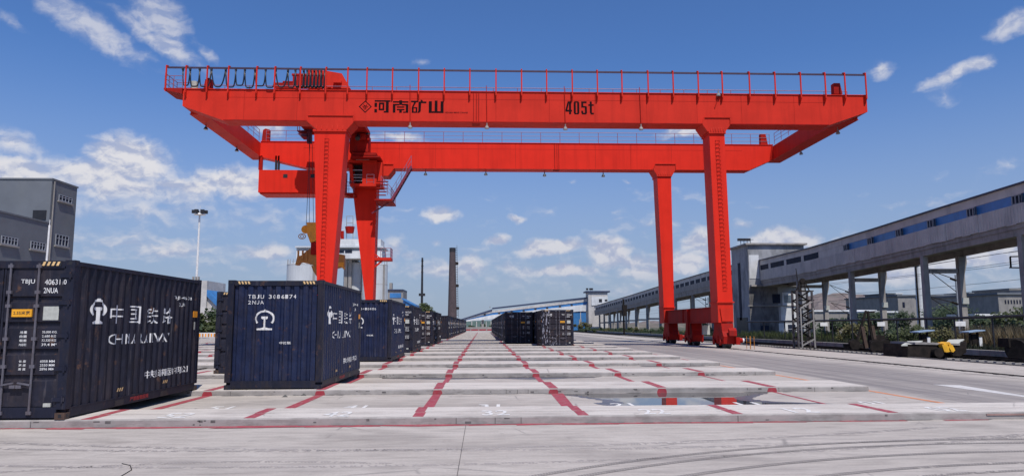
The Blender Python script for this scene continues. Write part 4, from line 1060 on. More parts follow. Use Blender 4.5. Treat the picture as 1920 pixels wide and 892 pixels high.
# the box beam hanging under the rear girder
YH = 69.3; g = MB(); q = bx(485.5, 318.5, 645, 361, YH, 1.6); g.box(*q); g.box(q[0]+.1, q[1], YH+.2, YH+2.4, q[4]-.12, q[4]-.002)
hb = cpart(g, 'hanging_box_beam', REDL)
for u, v in ((535, 330), (586, 330)):
    g = MB(); a = bx(u-4, v-3.5, u+4, v+3.5, YH-.01, .05); g.box(*a); g.build('vent_opening', BLK, hb)
for u, w in ((488, 6), (517, 2.2), (522, 2.2)):
    g = MB(); a = bx(u-w/2+.3, 292, u+w/2+.3, 318, YH+.9, .25); g.box(*a); g.build('hanger', REDD if w > 3 else BLK, hb)
# ---- spreader hanging from the trolley
YS = 62.3
sp = thing('container_spreader', 'yellow and bronze container spreader hanging on wire ropes behind the left crane leg', 'container spreader', (at(600, 470, YS).x, YS, 6.5))
def spp(mb, n, m): return mb.build(n, m, sp)
def P(u, v, dy=0): return at(u, v, YS+dy)
g = MB(); g.smooth = False
g.cyl(P(573, 430, -.3), P(573, 430, .5), .36, n=16); g.prism([(P(577, 418).x, P(577, 418).z), (P(600, 418).x, P(600, 418).z), (P(600, 450).x, P(600, 450).z), (P(584, 456).x, P(584, 456).z), (P(578, 440).x, P(578, 440).z)], 'y', YS-.4, YS+.6)
spp(g, 'head_block', YORG)
g = MB(); c = P(573, 443, -.3)
g.path([(c.x-.30+.30*cos(t), c.y, c.z+.22*sin(t)) for t in [2*pi*i/14 for i in range(15)]], .035, 6); g.path([(c.x-.30+.15*cos(t), c.y, c.z+.12*sin(t)) for t in [2*pi*i/10 for i in range(11)]], .03, 6); spp(g, 'sheave', BRON)
g = MB(); a, b = P(585, 455), P(600, 478); g.box(a.x, b.x, YS-.4, YS+.5, b.z, a.z); spp(g, 'rotator', REDD)
g = MB(); g.prism([(P(u, v).x, P(u, v).z) for u, v in ((561, 492), (572, 474), (582, 467), (646, 478), (646, 500), (628, 504), (594, 500), (578, 494), (568, 492))], 'y', YS-.25, YS+.35)
for u in (575, 583, 590): g.box(P(u, 0).x, P(u+3, 0).x, YS-.36, YS-.251, P(0, 488).z, P(0, 470).z)
spp(g, 'spreader_beam', BRON)
g = MB(); g.prism([(P(u, v).x, P(u, v).z) for u, v in ((555, 497), (559, 481), (571, 478), (567, 488), (560, 497))], 'y', YS-.3, YS+.4); spp(g, 'flipper_arm', BRON)
g = MB(); g.prism([(P(u, v).x, P(u, v).z) for u, v in ((585, 498), (594, 499), (594, 517), (588, 507))], 'y', YS-.3, YS+.4); spp(g, 'flipper_arm', BRON)
g = MB(); g.prism([(P(u, v).x, P(u, v).z) for u, v in ((632, 492), (646, 492), (645, 505), (641, 500), (632, 499))], 'y', YS-.32, YS+.42); spp(g, 'flipper_arm', YORG)
for i, (u0, u1) in enumerate(((582, 574), (580, 580), (585, 588), (590, 592))):
    g = MB(); g.cyl(P(u0, 250), P(u1, 424), .022, n=5); spp(g, 'wire_rope', BLK)

# ================================================================== LEFT SIDE
# grey plant building with a taller block behind a lower wing
YB1 = 62.
bl = thing('plant_building', 'dark grey stuccoed building with barred windows rising behind the left container', 'building', (at(95, 400, YB1).x, YB1, 0))
c0 = at(98, 337, YB1); H1 = c0.z
YB2 = c0.x/(ray(145, 352).x/ray(145, 352).y); c2 = Vector((c0.x, YB2, H1))
g = MB(); g.box(c0.x-26, c0.x, YB1, YB2, 0, H1); g.build('wall', GREY1, bl)
g = MB(); g.box(c0.x-26.1, c0.x+.06, YB1-.06, YB2+.1, H1, H1+.14); g.build('roof', GREY1, bl)
dW = Vector((c2.x-c0.x, YB2-YB1)).normalized(); nW = Vector((dW.y, -dW.x))
def wall_window(u0, v0, u1, v1, n, parent, face='side', Yf=None):
    """window frame with mullions set 3 cm proud, dark panes inside"""
    if face == 'side':
        def hit(u, v):
            d = ray(u, v); # EYE+t d on vertical plane through c0 with normal nW
            t = ((c0.x)*nW.x+(YB1)*nW.y)/(d.x*nW.x+d.y*nW.y); return EYE+d*t
    else:
        def hit(u, v): return at(u, v, Yf)
    a, b = hit(u0, v0), hit(u1, v1); D = Vector((b.x-a.x, b.y-a.y, 0)); ln = D.length; D.normalize(); Nn = Vector((D.y, -D.x, 0))
    def bxx(g, s0, s1, z0, z1, p0, p1):
        o = Vector((a.x, a.y, 0)); q = []
        for z in (z0, z1):
            for (s, p) in ((s0, p0), (s1, p0), (s1, p1), (s0, p1)): w = o+D*s+Nn*p; q.append((w.x, w.y, z))
        g.hexa(q)
    z1, z0 = a.z, b.z
    g = MB(); bxx(g, 0, ln, z0, z1, .012, -.05); gl = g.build('window', GLASS, parent)
    g = MB(); w = .09
    bxx(g, 0, ln, z0, z0+w, .06, .013); bxx(g, 0, ln, z1-w*.6, z1, .06, .013)
    for i in range(n+1): s = (ln-w)*i/n; bxx(g, s, s+w, z0+w, z1-w*.6, .06, .013)
    bxx(g, w, ln-w, z0+(z1-z0)*.62, z0+(z1-z0)*.62+.05, .055, .013)
    g.build('window_frame', WGL2, gl)
    g = MB(); bxx(g, -.1, ln+.1, z0-.12, z0-.002, .14, .0); g.build('sill', GREY2, gl)
WGL2 = mat('window_frame_paint', (.30, .32, .36), .5, .1, 4)
g = MB(); g.cyl((c0.x+.09, YB1+.25, 0), (c0.x+.09, YB1+.25, H1-.1), .06, n=6); g.build('downpipe', GREY2, bl)
wall_window(110, 364, 134, 383, 4, bl); wall_window(104, 438, 127, 464, 4, bl)
g = MB(); a, b = at(62, 394, YB1-.02), at(86, 412, YB1-.02); g.box(a.x, b.x, YB1-.03, YB1+.1, b.z, a.z); g.box(b.x-.3, b.x, YB1-.05, YB1-.031, b.z, a.z); g.build('louvre_opening', BLK, bl)
# lower wing in front
YW = 56.
HWg = at(97, 419, YB1).z
wing = thing('plant_wing', 'lower dark grey wing with two barred windows, in front of the tall block', 'building', (c0.x, 45, 0))
g = MB(); g.box(c0.x-26, c0.x-.01, 22, YB1-.03, 0, HWg); g.build('wall', GREY1, wing)
g = MB(); g.box(c0.x-26, c0.x+.05, 21.9, YB1-.035, HWg, HWg+.12); g.build('parapet', GREY1, wing)
wall_window(2, 441, 32, 462, 5, wing); wall_window(57, 451, 84, 471, 5, wing)
# thin white pole and high mast lamp
p = at(93, 422, 40); g = MB(); g.cyl((p.x-.05, 40, 0), (p.x, 40, p.z), .07, .05, n=8); g.cyl((p.x, 40, p.z), (p.x, 40, p.z+.3), .02, n=5)
tag(g.build('flag_pole', WHITE), 'thin white pole in front of the grey building at the left', 'pole')
YM = 95; p = at(374.5, 402, YM); ml = thing('high_mast_lamp', 'tall white mast carrying a ring of dark floodlights, behind the left container', 'mast light', (p.x, YM, 0))
g = MB(); g.cyl((p.x, YM, 0), (p.x, YM, p.z), .19, .11, n=10); g.cyl((p.x, YM, p.z), (p.x, YM, p.z+1.1), .03, n=5); g.build('mast', WHITE, ml)
g = MB(); g.cyl((p.x, YM, p.z-.05), (p.x, YM, p.z+.12), .75, .62, n=14); g.build('lamp_ring', WHITE, ml)
for k in range(6):
    a = k*pi/3+.3; q = Vector((p.x+.72*cos(a), YM+.72*sin(a), p.z+.35)); g = MB(); g.box(q.x-.22, q.x+.22, q.y-.18, q.y+.18, q.z-.22, q.z+.22); g.build('floodlight', BLK, ml)
g = MB(); 
for dx in (-.35, 0, .35): g.box(p.x+dx-.1, p.x+dx+.1, YM-.3, YM-.1, Z(0, 521, YM)-.5, Z(0, 519, YM))
g.build('junction_box', GREY2, ml)

def foliage(name, label, cat, x, y, w, h, d=None, m=None, n=1400, leaf=.28, trunk=True, base=0., clumps=9, group=None, low=0.):
    """crown of many leaf-sized faces in overlapping clumps on a tapered trunk with limbs"""
    d = d or w; r = thing(name, label, cat, (x, y, base), group); rnd = random.Random(hash((round(x, 1), round(y, 1))) & 0xffff)
    g = MB(); cl = []
    for i in range(clumps):
        a = rnd.uniform(0, 2*pi); q = rnd.random()**.6
        cz = base+h*(low+(1-low)*rnd.uniform(.22, .86)); k = 1-.5*max(0, (cz-base)/h-.5)
        cl.append((x+cos(a)*q*w*.34*k, y+sin(a)*q*d*.34*k, cz, rnd.uniform(.17, .30)*min(w, h*1.2)))
    for i in range(n):
        cx, cy, cz, R = cl[i % clumps]
        v = Vector((rnd.gauss(0, 1), rnd.gauss(0, 1), rnd.gauss(0, 1))).normalized()*R*(rnd.random()**.35)*rnd.uniform(.8, 1.1)
        p = Vector((cx, cy, cz))+Vector((v.x, v.y, v.z*.8))
        if p.z < base+.02: p.z = base+.05
        a = Vector((rnd.gauss(0, 1), rnd.gauss(0, 1), rnd.gauss(0, .6))).normalized(); b = a.orthogonal().normalized(); b = (b+v.normalized()*.4).normalized()
        s = leaf*rnd.uniform(.6, 1.35)
        g.add([p-a*s*.5, p+b*s*.42, p+a*s*.6, p-b*s*.42], [(0, 1, 2, 3)])
    g.build('crown' if trunk else 'foliage', m or LEAF, r)
    t = MB(); t.cyl((x, y, base-.1), (x, y, base+h*.45), max(.05, w*.035), max(.03, w*.022), n=7)
    for cx, cy, cz, R in cl[:6]: t.cyl((x, y, base+h*.28), (cx, cy, cz), max(.02, w*.016), max(.01, w*.006), n=5, cap=False)
    t.build('trunk' if trunk else 'stem', BARK, r)
    return r
# hedge of trees seen in the gap between the two near containers
YT2 = 126
for i, (u, v, w) in enumerate([(352, 580, 7), (388, 583, 8), (412, 576, 8), (432, 584, 7)]):
    p = at(u, v, YT2+i*3); foliage('roadside_tree', ['round dark green tree just right of the left container', 'dense dark tree in the gap between the two near containers', 'tallest dark tree beside the emblem container', 'dark tree mostly behind the emblem container'][i], 'tree', p.x, YT2+i*3, w, p.z-.2, m=[LEAF, LEAF2][i % 2], n=1500, leaf=.5, clumps=13, group='trees beyond the far left road')
# striped kerb barrier
p0, p1 = at(372, 634, 116), at(420, 634, 116)
br = thing('striped_barrier', 'low white and orange striped concrete barrier beyond the gap between containers', 'barrier', (p0.x, 116, 0))
x = p0.x-8; i = 0
g = MB(); g.box(p0.x-8, p1.x+4, 116, 116.3, .12, .80); g.build('barrier_wall', WALLW, br)
while x < p1.x+4:
    g = MB(); g.box(x, x+.22, 115.97, 115.999, .16, .66); g.build('stripe', [ORG, BRON][i % 2], br); x += .45; i += 1
# far left rail line
g = MB()
for dy in (0, 1.5): g.box(-60, -14.6, 66.3+dy, 66.4+dy, .0, .03)
tag(g.build('flush_rails', DIRTY), kind='structure')
g = MB(); a, b = at(372, 652, 60), at(420, 647, 60)
g.bar((-27, 58.6, .012), (-14.5, 73.5, .012), .22, .02); g.bar((-27, 60.6, .012), (-14.5, 75.5, .012), .16, .02)
tag(g.build('drain_channel', GROOVE), kind='structure')
# blue and grey sheds behind the gap
p = at(376, 526, 140); sh = thing('corner_shed', 'pale grey building corner with sloping blue roof right of the left container', 'building', (p.x, 140, 0))
g = MB(); g.box(p.x-6, at(388, 540, 140).x, 140, 150, 0, p.z); g.build('wall', GREY3, sh)
q0, q1 = at(388, 543, 140), at(432, 590, 140); g = MB(); g.prism([(q0.x, q0.z), (q1.x, q1.z), (q1.x, q1.z-1), (q0.x, q0.z-1.2)], 'y', 140, 152); g.build('roof', BLUEP, sh)
g = MB(); g.prism([(q0.x, 0), (q1.x, 0), (q1.x, q1.z-1.05), (q0.x, q0.z-1.25)], 'y', 140.5, 151); g.build('lower_wall', GREY3, sh)
# silos
YSI = 135.
names = ['pale steel silo left of the front crane leg', 'pale steel silo half hidden between the two crane legs', 'pale steel silo right of the rear crane leg']
def silo(u0, u1, v, label, Y=YSI):
    a, b = at(u0, v, Y), at(u1, v, Y); cx, r = (a.x+b.x)/2, (b.x-a.x)/2; t = thing('storage_silo', label, 'silo', (cx, Y, 0), 'storage silos behind the crane legs')
    g = MB(); g.smooth = False; g.cyl((cx, Y, 0), (cx, Y, a.z), r, n=32); g.build('tank', SILO, t)
    g = MB(); g.cyl((cx, Y, a.z), (cx, Y, a.z+r*.22), r*1.01, r*.35, n=32); g.build('tank_roof', SILO, t)
    g = MB()
    for z in (a.z-.05, a.z*.72, a.z*.45): g = MB(); g.cyl((cx, Y, z), (cx, Y, z+.09), r*1.012, n=32); g.build('hoop', GREY3, t)
    g = MB()
    for k in range(22):
        an = 2*pi*k/22; g.cyl((cx+r*.97*cos(an), Y+r*.97*sin(an), a.z), (cx+r*.97*cos(an), Y+r*.97*sin(an), a.z+1.0), .04, n=4)
    g.build('roof_rail', GREY2, t)
    g = MB(); xx = cx+r*.75; g.box(xx-.05, xx+.3, Y-r*.70, Y-r*.66, 0, a.z); g.build('ladder', GREY2, t)
silo(539, 600, 497, names[0]); silo(645, 685, 494, names[1], 139); silo(680, 727, 497, names[2], 133)
g0 = thing('silo_top_house', 'white conveyor house with railing on top of the silos', 'building', (at(640, 460, 134).x, 134, 0), None)
def gb(u0, v0, u1, v1, Y, d, n, m, par):
    a, b = at(u0, v0, Y), at(u1, v1, Y); g = MB(); g.box(min(a.x, b.x), max(a.x, b.x), Y, Y+d, min(a.z, b.z), max(a.z, b.z)); return g.build(n, m, par)
gb(556, 470, 716, 484, 134, 6, 'house_wall', WALLW, g0); gb(553, 461, 719, 464, 133.7, 6.6, 'roof', SILO, g0); gb(610, 448, 714, 461, 134.2, 5, 'upper_wall', WALLW, g0)
gb(556, 464, 716, 470, 134.6, 4.8, 'gap_wall', SILO, g0)
for u0, u1 in ((636, 645), (647, 660)): gb(u0, 468, u1, 474, 133.95, .04, 'window', GLASS, g0)
for u in (560, 646, 654, 690): gb(u, 484, u+3, 600, 136, .6, 'support', GREY2, g0)
g = MB()
for u in (650, 662): p = at(u, 448, 135); q = at(u, 405, 135); g.cyl(p, q, .06, n=5)
for v in (405, 418, 432): g.cyl(at(650, v, 135), at(662, v, 135), .05, n=5)
g.build('vent_frame', GREY2, g0)
p = at(656, 437, 135); q = at(656, 425, 135); g = MB(); g.cyl(p, q, .7, .9, n=12); g.cyl(at(642, 448, 135), at(642, 433, 135), .3, n=8); g.build('cyclone', REDD, g0)
# sheds behind the left row
s1 = thing('blue_shed', 'small blue and grey shed behind the second emblem container', 'shed', (at(742, 560, 120).x, 120, 0))
gb(727, 543, 755, 610, 120, 6, 'wall', GREY2, s1); gb(731, 549, 752, 558, 119.94, .05, 'blue_band', BLUEP, s1); gb(730, 530, 735, 543, 120, 1, 'vent_pipe', GREY2, s1); gb(727, 542, 756, 544, 119.8, 6.3, 'roof', ROOFB, s1)
a, b = at(756, 561, 112), at(776, 573, 112); s2 = thing('shed_with_blue_roof', 'sloping blue roofed shed end beside the chimney tree', 'shed', (a.x, 112, 0))
g = MB(); g.prism([(a.x, 0), (b.x, 0), (b.x, b.z), (a.x, a.z)], 'y', 112, 118); g.build('wall', BLUEP, s2)
g = MB(); g.prism([(a.x-.2, a.z+.02), (b.x+.3, b.z-.1), (b.x+.3, b.z+.15), (a.x-.2, a.z+.25)], 'y', 111.8, 118.2); g.build('roof', BLUEP, s2)
# brick chimney with ladder cage, black mast, tree
YC = 300; bz = at(848, 600, YC); tz = at(848.5, 465, YC); ch = thing('brick_chimney', 'tall tapering dark brick chimney with a ladder up its right side', 'chimney', (bz.x, YC, 0))
rb, rtp = (at(857.5, 590, YC).x-at(840, 590, YC).x)/2, (at(854.5, 465, YC).x-at(843.5, 465, YC).x)/2
g = MB(); g.cyl((bz.x, YC, 0), (tz.x, YC, tz.z), rb*1.02, rtp, n=24); g.build('shaft', BRICK, ch)
g = MB(); g.cyl((tz.x, YC, tz.z-1.6), (tz.x, YC, tz.z+.1), rtp*1.08, n=24); g.build('rim', BLK, ch)
g = MB()
for k in range(40):
    t = k/39; z = tz.z*(1-t)+6*t; r = rtp*(1-z/tz.z*0)+(rb-rtp)*(1-z/tz.z); x = bz.x+(tz.x-bz.x)*z/tz.z
    g.box(x+r, x+r+.75, YC-.05, YC+.05, z-.08, z+.08)
    if k % 13 == 9: g.box(x+r, x+r+1.1, YC-.5, YC+.5, z-.5, z+.5)
g.bar((bz.x+rb+.6, YC, 5), (tz.x+rtp+.6, YC, tz.z+1.2), .12); g.build('ladder', DIRTY, ch)
p, q = at(792, 483, 210), at(791, 575, 210); g = MB(); g.cyl((q.x, 210, 0), (p.x, 210, p.z), .42, .26, n=8); g.box(q.x-.9, q.x+.9, 209.5, 210.5, Z(0, 556, 210), Z(0, 551, 210)); 
for v in (488, 498, 510): g.box(p.x-.35, p.x+.35, 209.6, 210.4, Z(0, v+1, 210), Z(0, v, 210))
tag(g.build('antenna_mast', BLK), 'slim black mast rising above the tree left of the chimney', 'mast')
p = at(790, 559, 160); foliage('roadside_tree', 'bushy green tree under the black mast behind the left container row', 'tree', p.x, 160, 5.2, p.z, m=LEAF2, n=1600, leaf=.42, clumps=12)
p = at(806, 578, 165); foliage('roadside_tree', 'smaller green tree right of the mast tree', 'tree', p.x, 165, 4.2, p.z, m=LEAF2, n=800, leaf=.42)

# ================================================================== FAR END OF THE YARD
YE2 = 236
g = MB(); a, b = at(868, 613, YE2), at(945, 620, YE2); fwl = thing('yard_end_wall', 'low grey wall closing the far end of the yard', 'wall', (a.x, YE2, 0))
g.box(-60, 22, YE2, YE2+.4, 0, 1.25); g.build('wall', GREY2, fwl)
for i in range(5):
    g = MB(); x = -9+i*2.6; g.box(x, x+2.3, YE2-.04, YE2-.001, .1, .55); g.build('red_band', PAINTD, fwl)
# far inclined conveyor gallery
YF2 = 238.
fc = thing('far_conveyor_gallery', 'distant pale blue inclined conveyor gallery running down to the left behind the yard', 'conveyor gallery', (10, YF2, 0))
def strip(pts, n, m, Y=YF2, d=3.): # pts list of (u, vtop, vbot)
    g = MB()
    for (u0, a0, b0), (u1, a1, b1) in zip(pts[:-1], pts[1:]):
        p = [at(u0, b0, Y), at(u1, b1, Y), at(u1, a1, Y), at(u0, a0, Y)]
        g.prism([(q.x, q.z) for q in p], 'y', Y, Y+d)
    return g.build(n, m, fc)
strip([(862, 598.5, 600.5), (923, 579.2, 582.5)], 'roof', ROOFB, YF2-.2, 3.4); strip([(923, 576.5, 579.0), (1101, 556.5, 559)], 'roof', ROOFB, YF2-.2, 3.4)
strip([(862, 600.5, 601.5), (923, 582.5, 586), (1101, 559, 565)], 'upper_panel', GREY3)
strip([(862, 601.5, 602.2), (923, 586, 590), (1101, 565, 570)], 'window_band', BLUEP, YF2+.15)
strip([(862, 602.2, 603.5), (923, 590, 597.5), (1101, 570, 582)], 'lower_panel', WALLW)
for u, v in ((907, 589), (934, 587), (957, 584), (980, 582), (1002, 579), (1024, 577), (1048, 574), (1070, 571.5)): gb(u, v-1.2, u+4, v+1.6, YF2-.05, .1, 'window', BLK, fc)
for u in (905, 928, 960, 1000, 1046, 1088): a = at(u, 598, YF2+1); g = MB(); g.box(a.x-.4, a.x+.4, YF2+.8, YF2+1.6, 0, min(a.z, Z(0, 602-(u-862)*.086, YF2))); g.build('trestle', CONC, fc)
gb(918, 574, 919.5, 577, YF2+1, .2, 'vent_pipe', GREY2, fc)
# transfer tower at its top
tw = thing('far_transfer_tower', 'small distant conveyor tower with white upper floor and overhanging roof', 'tower', (at(1120, 560, 236).x, 236, 0))
gb(1103, 548, 1141, 655, 236, 6, 'wall', GREY3, tw); gb(1099, 545, 1144, 547.5, 235.5, 7, 'roof', ROOFB, tw); gb(1109, 556, 1140, 572, 235.8, .19, 'white_panel', WALLW, tw)
gb(1123, 560, 1129, 566, 235.7, .09, 'window', BLK, tw); gb(1134, 561, 1139, 564, 235.7, .09, 'window', BLK, tw)
for i, u in enumerate((1101, 1107, 1110)): p = at(u, 545, 237); g = MB(); g.box(p.x-.35, p.x+.35, 236.8, 237.4, p.z+.3, p.z+.9); g.cyl((p.x, 237, p.z), (p.x, 237, p.z+.4), .06, n=5); g.build('floodlight', BLK, tw)
# far blue store and greenery at the end
bs = thing('blue_warehouse', 'dark blue warehouse wall behind the right container group', 'warehouse', (at(1060, 600, 252).x, 252, 0))
gb(1040, 583, 1104, 640, 252, 8, 'wall', BLUEP, bs); gb(1088, 585, 1090, 640, 251.8, .15, 'post', GREY3, bs); gb(1036, 581.5, 1104, 583.5, 251.7, 8.5, 'roof', GREY3, bs)
gw = thing('green_warehouse', 'dim green grey warehouse under the far conveyor gallery', 'warehouse', (at(930, 600, 262).x, 262, 0))
gb(872, 601, 1010, 640, 262, 8, 'wall', GRN, gw)
for u in range(884, 1005, 9): gb(u, 602, u+1.2, 640, 261.8, .15, 'pilaster', GREY3, gw)
for i, (u, v, w) in enumerate([(884, 609, 4), (904, 606, 3.4), (921, 604, 3.4), (934, 598, 5), (1085, 606, 6), (1100, 603, 6)]):
    Y = 246 if i < 4 else 225
    p = at(u, v, Y); foliage('end_shrub', ['low dark shrub at the far end wall, leftmost', 'low dark shrub left of the end of the red line', 'low dark shrub right of the end of the red line', 'tall dark shrub behind the right container row end', 'grey green bush right of the streaked container', 'grey green bush at the foot of the far tower'][i], 'shrub', p.x, Y, w, p.z, m=LEAF3 if i > 3 else LEAF, n=350, leaf=.45, trunk=False, clumps=6, low=-.2)

# ================================================================== MAIN CONVEYOR GALLERY (right)
XG, XG2 = 36., 39.75
def gallery(label, prof, hgt, name, wins, nearpanels, ybreak=None):
    """prof: list of (Y, ztop) along the track side eaves"""
    t = thing(name, label, 'conveyor gallery', (XG, prof[0][0], 0))
    def sheet(dz0, dz1, x, n, m, th=.06):
        g = MB()
        for (ya, za), (yb, zb) in zip(prof[:-1], prof[1:]):
            g.hexa([(x, ya, za-dz1), (x+th, ya, za-dz1), (x+th, yb, zb-dz1), (x, yb, zb-dz1), (x, ya, za-dz0), (x+th, ya, za-dz0), (x+th, yb, zb-dz0), (x, yb, zb-dz0)])
        return g.build(n, m, t)
    def zt(y):
        for (ya, za), (yb, zb) in zip(prof[:-1], prof[1:]):
            if ya <= y <= yb: return za+(zb-za)*(y-ya)/(yb-ya)
        return prof[-1][1]
    g = MB()
    for (ya, za), (yb, zb) in zip(prof[:-1], prof[1:]):
        g.hexa([(XG-.18, ya, za), (XG2+.18, ya, za), (XG2+.18, yb, zb), (XG-.18, yb, zb), (XG-.18, ya, za+.10), (XG2+.18, ya, za+.10), (XG2+.18, yb, zb+.10), (XG-.18, yb, zb+.10)])
    g.build('roof', ROOFB, t)
    sheet(0, .62, XG, 'upper_panel', GREY3); sheet(1.30, hgt-.42, XG+.03, 'backing_panel', GREY2)
    sheet(0, hgt-.42, XG2, 'far_wall', GREY2)
    # floor slab and edge beams
    g = MB()
    for (ya, za), (yb, zb) in zip(prof[:-1], prof[1:]):
        g.hexa([(XG+.05, ya, za-hgt+.05), (XG2+.05, ya, za-hgt+.05), (XG2+.05, yb, zb-hgt+.05), (XG+.05, yb, zb-hgt+.05), (XG+.05, ya, za-hgt+.42), (XG2+.05, ya, za-hgt+.42), (XG2+.05, yb, zb-hgt+.42), (XG+.05, yb, zb-hgt+.42)])
    g.build('floor_slab', CONC, t)
    for x in (XG+.12, XG2-.25):
        g = MB()
        for (ya, za), (yb, zb) in zip(prof[:-1], prof[1:]):
            g.hexa([(x, ya, za-hgt-.42), (x+.25, ya, za-hgt-.42), (x+.25, yb, zb-hgt-.42), (x, yb, zb-hgt-.42), (x, ya, za-hgt+.05), (x+.25, ya, za-hgt+.05), (x+.25, yb, zb-hgt+.05), (x, yb, zb-hgt+.05)])
        g.build('edge_beam', CONC, t)
    return t, zt
prof = [(30, 11.95), (45.6, 11.08), (54.7, 10.78), (64, 10.44), (77, 10.08), (92.0, 10.02)]
HG = 2.95
gal, zt = gallery('near inclined grey conveyor gallery with blue window band, on concrete trestles at right', prof, HG, 'conveyor_gallery', None, None)
# lower cladding sheets, each a panel
y = 30.; k = 0; shared = {}
while y < 91.1:
    w = .92; z = zt(y+w/2); sl_ = (zt(y+w)-zt(y)); g = MB(); dx = random.choice([0, .012, .024, .006]); b = random.uniform(-.03, .05)
    g.hexa([(XG-.04-dx, y+.012, z-sl_/2-HG+.36+b), (XG+.028, y+.012, z-sl_/2-HG+.36+b), (XG+.028, y+w-.012, z+sl_/2-HG+.36+b), (XG-.04-dx, y+w-.012, z+sl_/2-HG+.36+b), (XG-.04-dx, y+.012, z-sl_/2-1.28), (XG+.028, y+.012, z-sl_/2-1.28), (XG+.028, y+w-.012, z+sl_/2-1.28), (XG-.04-dx, y+w-.012, z+sl_/2-1.28)])
    for j in range(3): g.box(XG-.062-dx, XG-.041-dx, y+.12+j*.28, y+.19+j*.28, z-HG+.42+abs(sl_), z-1.32-abs(sl_))
    g.build('cladding_panel', GREY3, gal); y += w; k += 1
# window band: blue panels between open casements (near) and dark panes (far)
cas = [46.3, 50.9, 55.7, 60.2, 64.9, 69.4]
edges = [30]+cas
def band(y0, y1, m, n, x=XG-.01, dz0=.64, dz1=1.28):
    g = MB(); za, zb = zt(y0), zt(y1)
    g.hexa([(x, y0, za-dz1), (x+.035, y0, za-dz1), (x+.035, y1, zb-dz1), (x, y1, zb-dz1), (x, y0, za-dz0), (x+.035, y0, za-dz0), (x+.035, y1, zb-dz0), (x, y1, zb-dz0)]); return g.build(n, m, gal)
for i, c in enumerate(cas):
    p = edges[i]+(.55 if i else 0)
    if c < 72:
        band(p, c-.55, BLUEP, 'blue_panel')
        w = band(c-.5, c+.5, GLASS, 'window', XG+.02)
        g = MB(); z = zt(c)
        for yy in (c-.5, c-.2, c+.15, c+.46): g.box(XG-.05, XG+.015, yy, yy+.05, z-1.26, z-.66)
        g.box(XG-.05, XG+.015, c-.5, c+.5, z-.70, z-.64); g.box(XG-.05, XG+.015, c-.5, c+.5, z-1.28, z-1.23); g.build('window_frame', WGL2, w)
        g = MB(); g.prism([(XG-.02, c-.5), (XG-.30, c-.75), (XG-.30, c-.71), (XG-.02, c-.46)], 'z', z-1.24, z-.68); g.build('open_casement', WGL, w)
yw = [atx(u, 500, XG).y for u in (1536, 1508, 1503, 1475, 1470.5, 1445, 1441, 1426)]
for a, b in zip(yw[::2], yw[1::2]): band(a, b, GLASS, 'window')
for a, b in zip(yw[1::2], yw[2::2]+[91.95]): band(a+.02, b-.02, GREY3, 'mullion', XG-.015)
band(69.95, yw[0]-.02, GREY3, 'mullion', XG-.015)
def trestle(Y, zbm, label, n2=True, xb=None, near=True):
    t = thing('concrete_trestle', label, 'trestle', (XG+1.4, Y, 0), 'concrete trestles under the conveyor galleries')
    w = .24
    for x, hn in ((XG+.30, False), (XG2-.45, True)):
        g = MB(); g.hexa([(x-w, Y-.2, -.2), (x+w, Y-.2, -.2), (x+w, Y+.2, -.2), (x-w, Y+.2, -.2), (x-w*.9, Y-.2, zbm-.001), (x+w*.9, Y-.2, zbm-.001), (x+w*.9, Y+.2, zbm-.001), (x-w*.9, Y+.2, zbm-.001)])
        if hn: g.prism([(x-w*.9, zbm-.0015), (x+w*2.0, zbm-.0015), (x+w*2.0, zbm-.55), (x+w*.92, zbm-1.5), (x-w*.9, zbm-1.5)], 'y', Y-.205, Y+.205)
        g.build('column', CONC, t)
    for z in ((6.1, ) if near else (zbm*.5,)):
        g = MB(); g.box(XG+.61, XG2-.76, Y-.16, Y+.16, z-.18, z+.18); g.build('cross_beam', CONC, t)
    if near:
        g = MB(); g.box(XG2-.75, XG2-.15, Y-.36, Y-.285, 3.4, 3.9); g.build('notice_plate', STICK, t)
for Y, lb in ((46.6, 'nearest concrete trestle, at the right edge'), (57.5, 'tall concrete trestle, second from the right edge'), (69.3, 'concrete trestle third from the right, left of the white chimney'), (81.2, 'concrete trestle nearest the stained transfer station')):
    trestle(Y, zt(Y)-HG-.42, lb)
# ---- transfer station
SX0, SX1, SY0, SY1 = 35.95, 43.6, 86.2+8.6, 102.
SX0 = 34.5; d = ray(1402, 470); SY0 = SX0/(d.x/d.y); SZ = at(1402, 459, SY0).z
d = ray(1371, 470); SY1 = SX0/(d.x/d.y)
st = thing('transfer_station', 'soot stained pale concrete conveyor transfer station with flat roof, right of the crane', 'station building', (SX0, SY0, 0))
SX1 = at(1512, 560, SY0).x
g = MB(); g.box(SX0, SX1, SY0, SY1, -.2, SZ-.0); g.build('wall', SOOT, st)
g = MB(); g.box(SX0-.35, SX1+.35, SY0-.35, SY1+.4, SZ, SZ+.22); g.build('roof', CONC, st)
def fr(u0, v0, u1, v1, n, m, par=st, pr=.05, Y=None):
    Y = Y or SY0; a, b = at(u0, v0, Y), at(u1, v1, Y); g = MB(); g.box(a.x, b.x, Y-pr, Y-.002, b.z, a.z); return g.build(n, m, par)
fr(1403.5, 478, 1424, 522, 'pale_lit_panel', WALLW); fr(1466, 548, 1492, 572, 'pale_lit_panel', WALLW); fr(1470, 553, 1488, 567, 'window', WGL, pr=.09)  # upper panel is white wall; the lower one paints sunlit wall
fr(1463, 573, 1495, 602, 'pale_lit_panel', WALLW); fr(1460, 606, 1497, 645, 'pale_lit_panel', WALLW)  # white panels paint the sunlit stretch of wall beside the gallery shadow
w = fr(1477, 608, 1492, 627, 'window', GLASS, pr=.10); fr(1484, 608, 1485, 627, 'window_frame', WGL2, w, .13); fr(1477, 616, 1492, 617, 'window_frame', WGL2, w, .125)
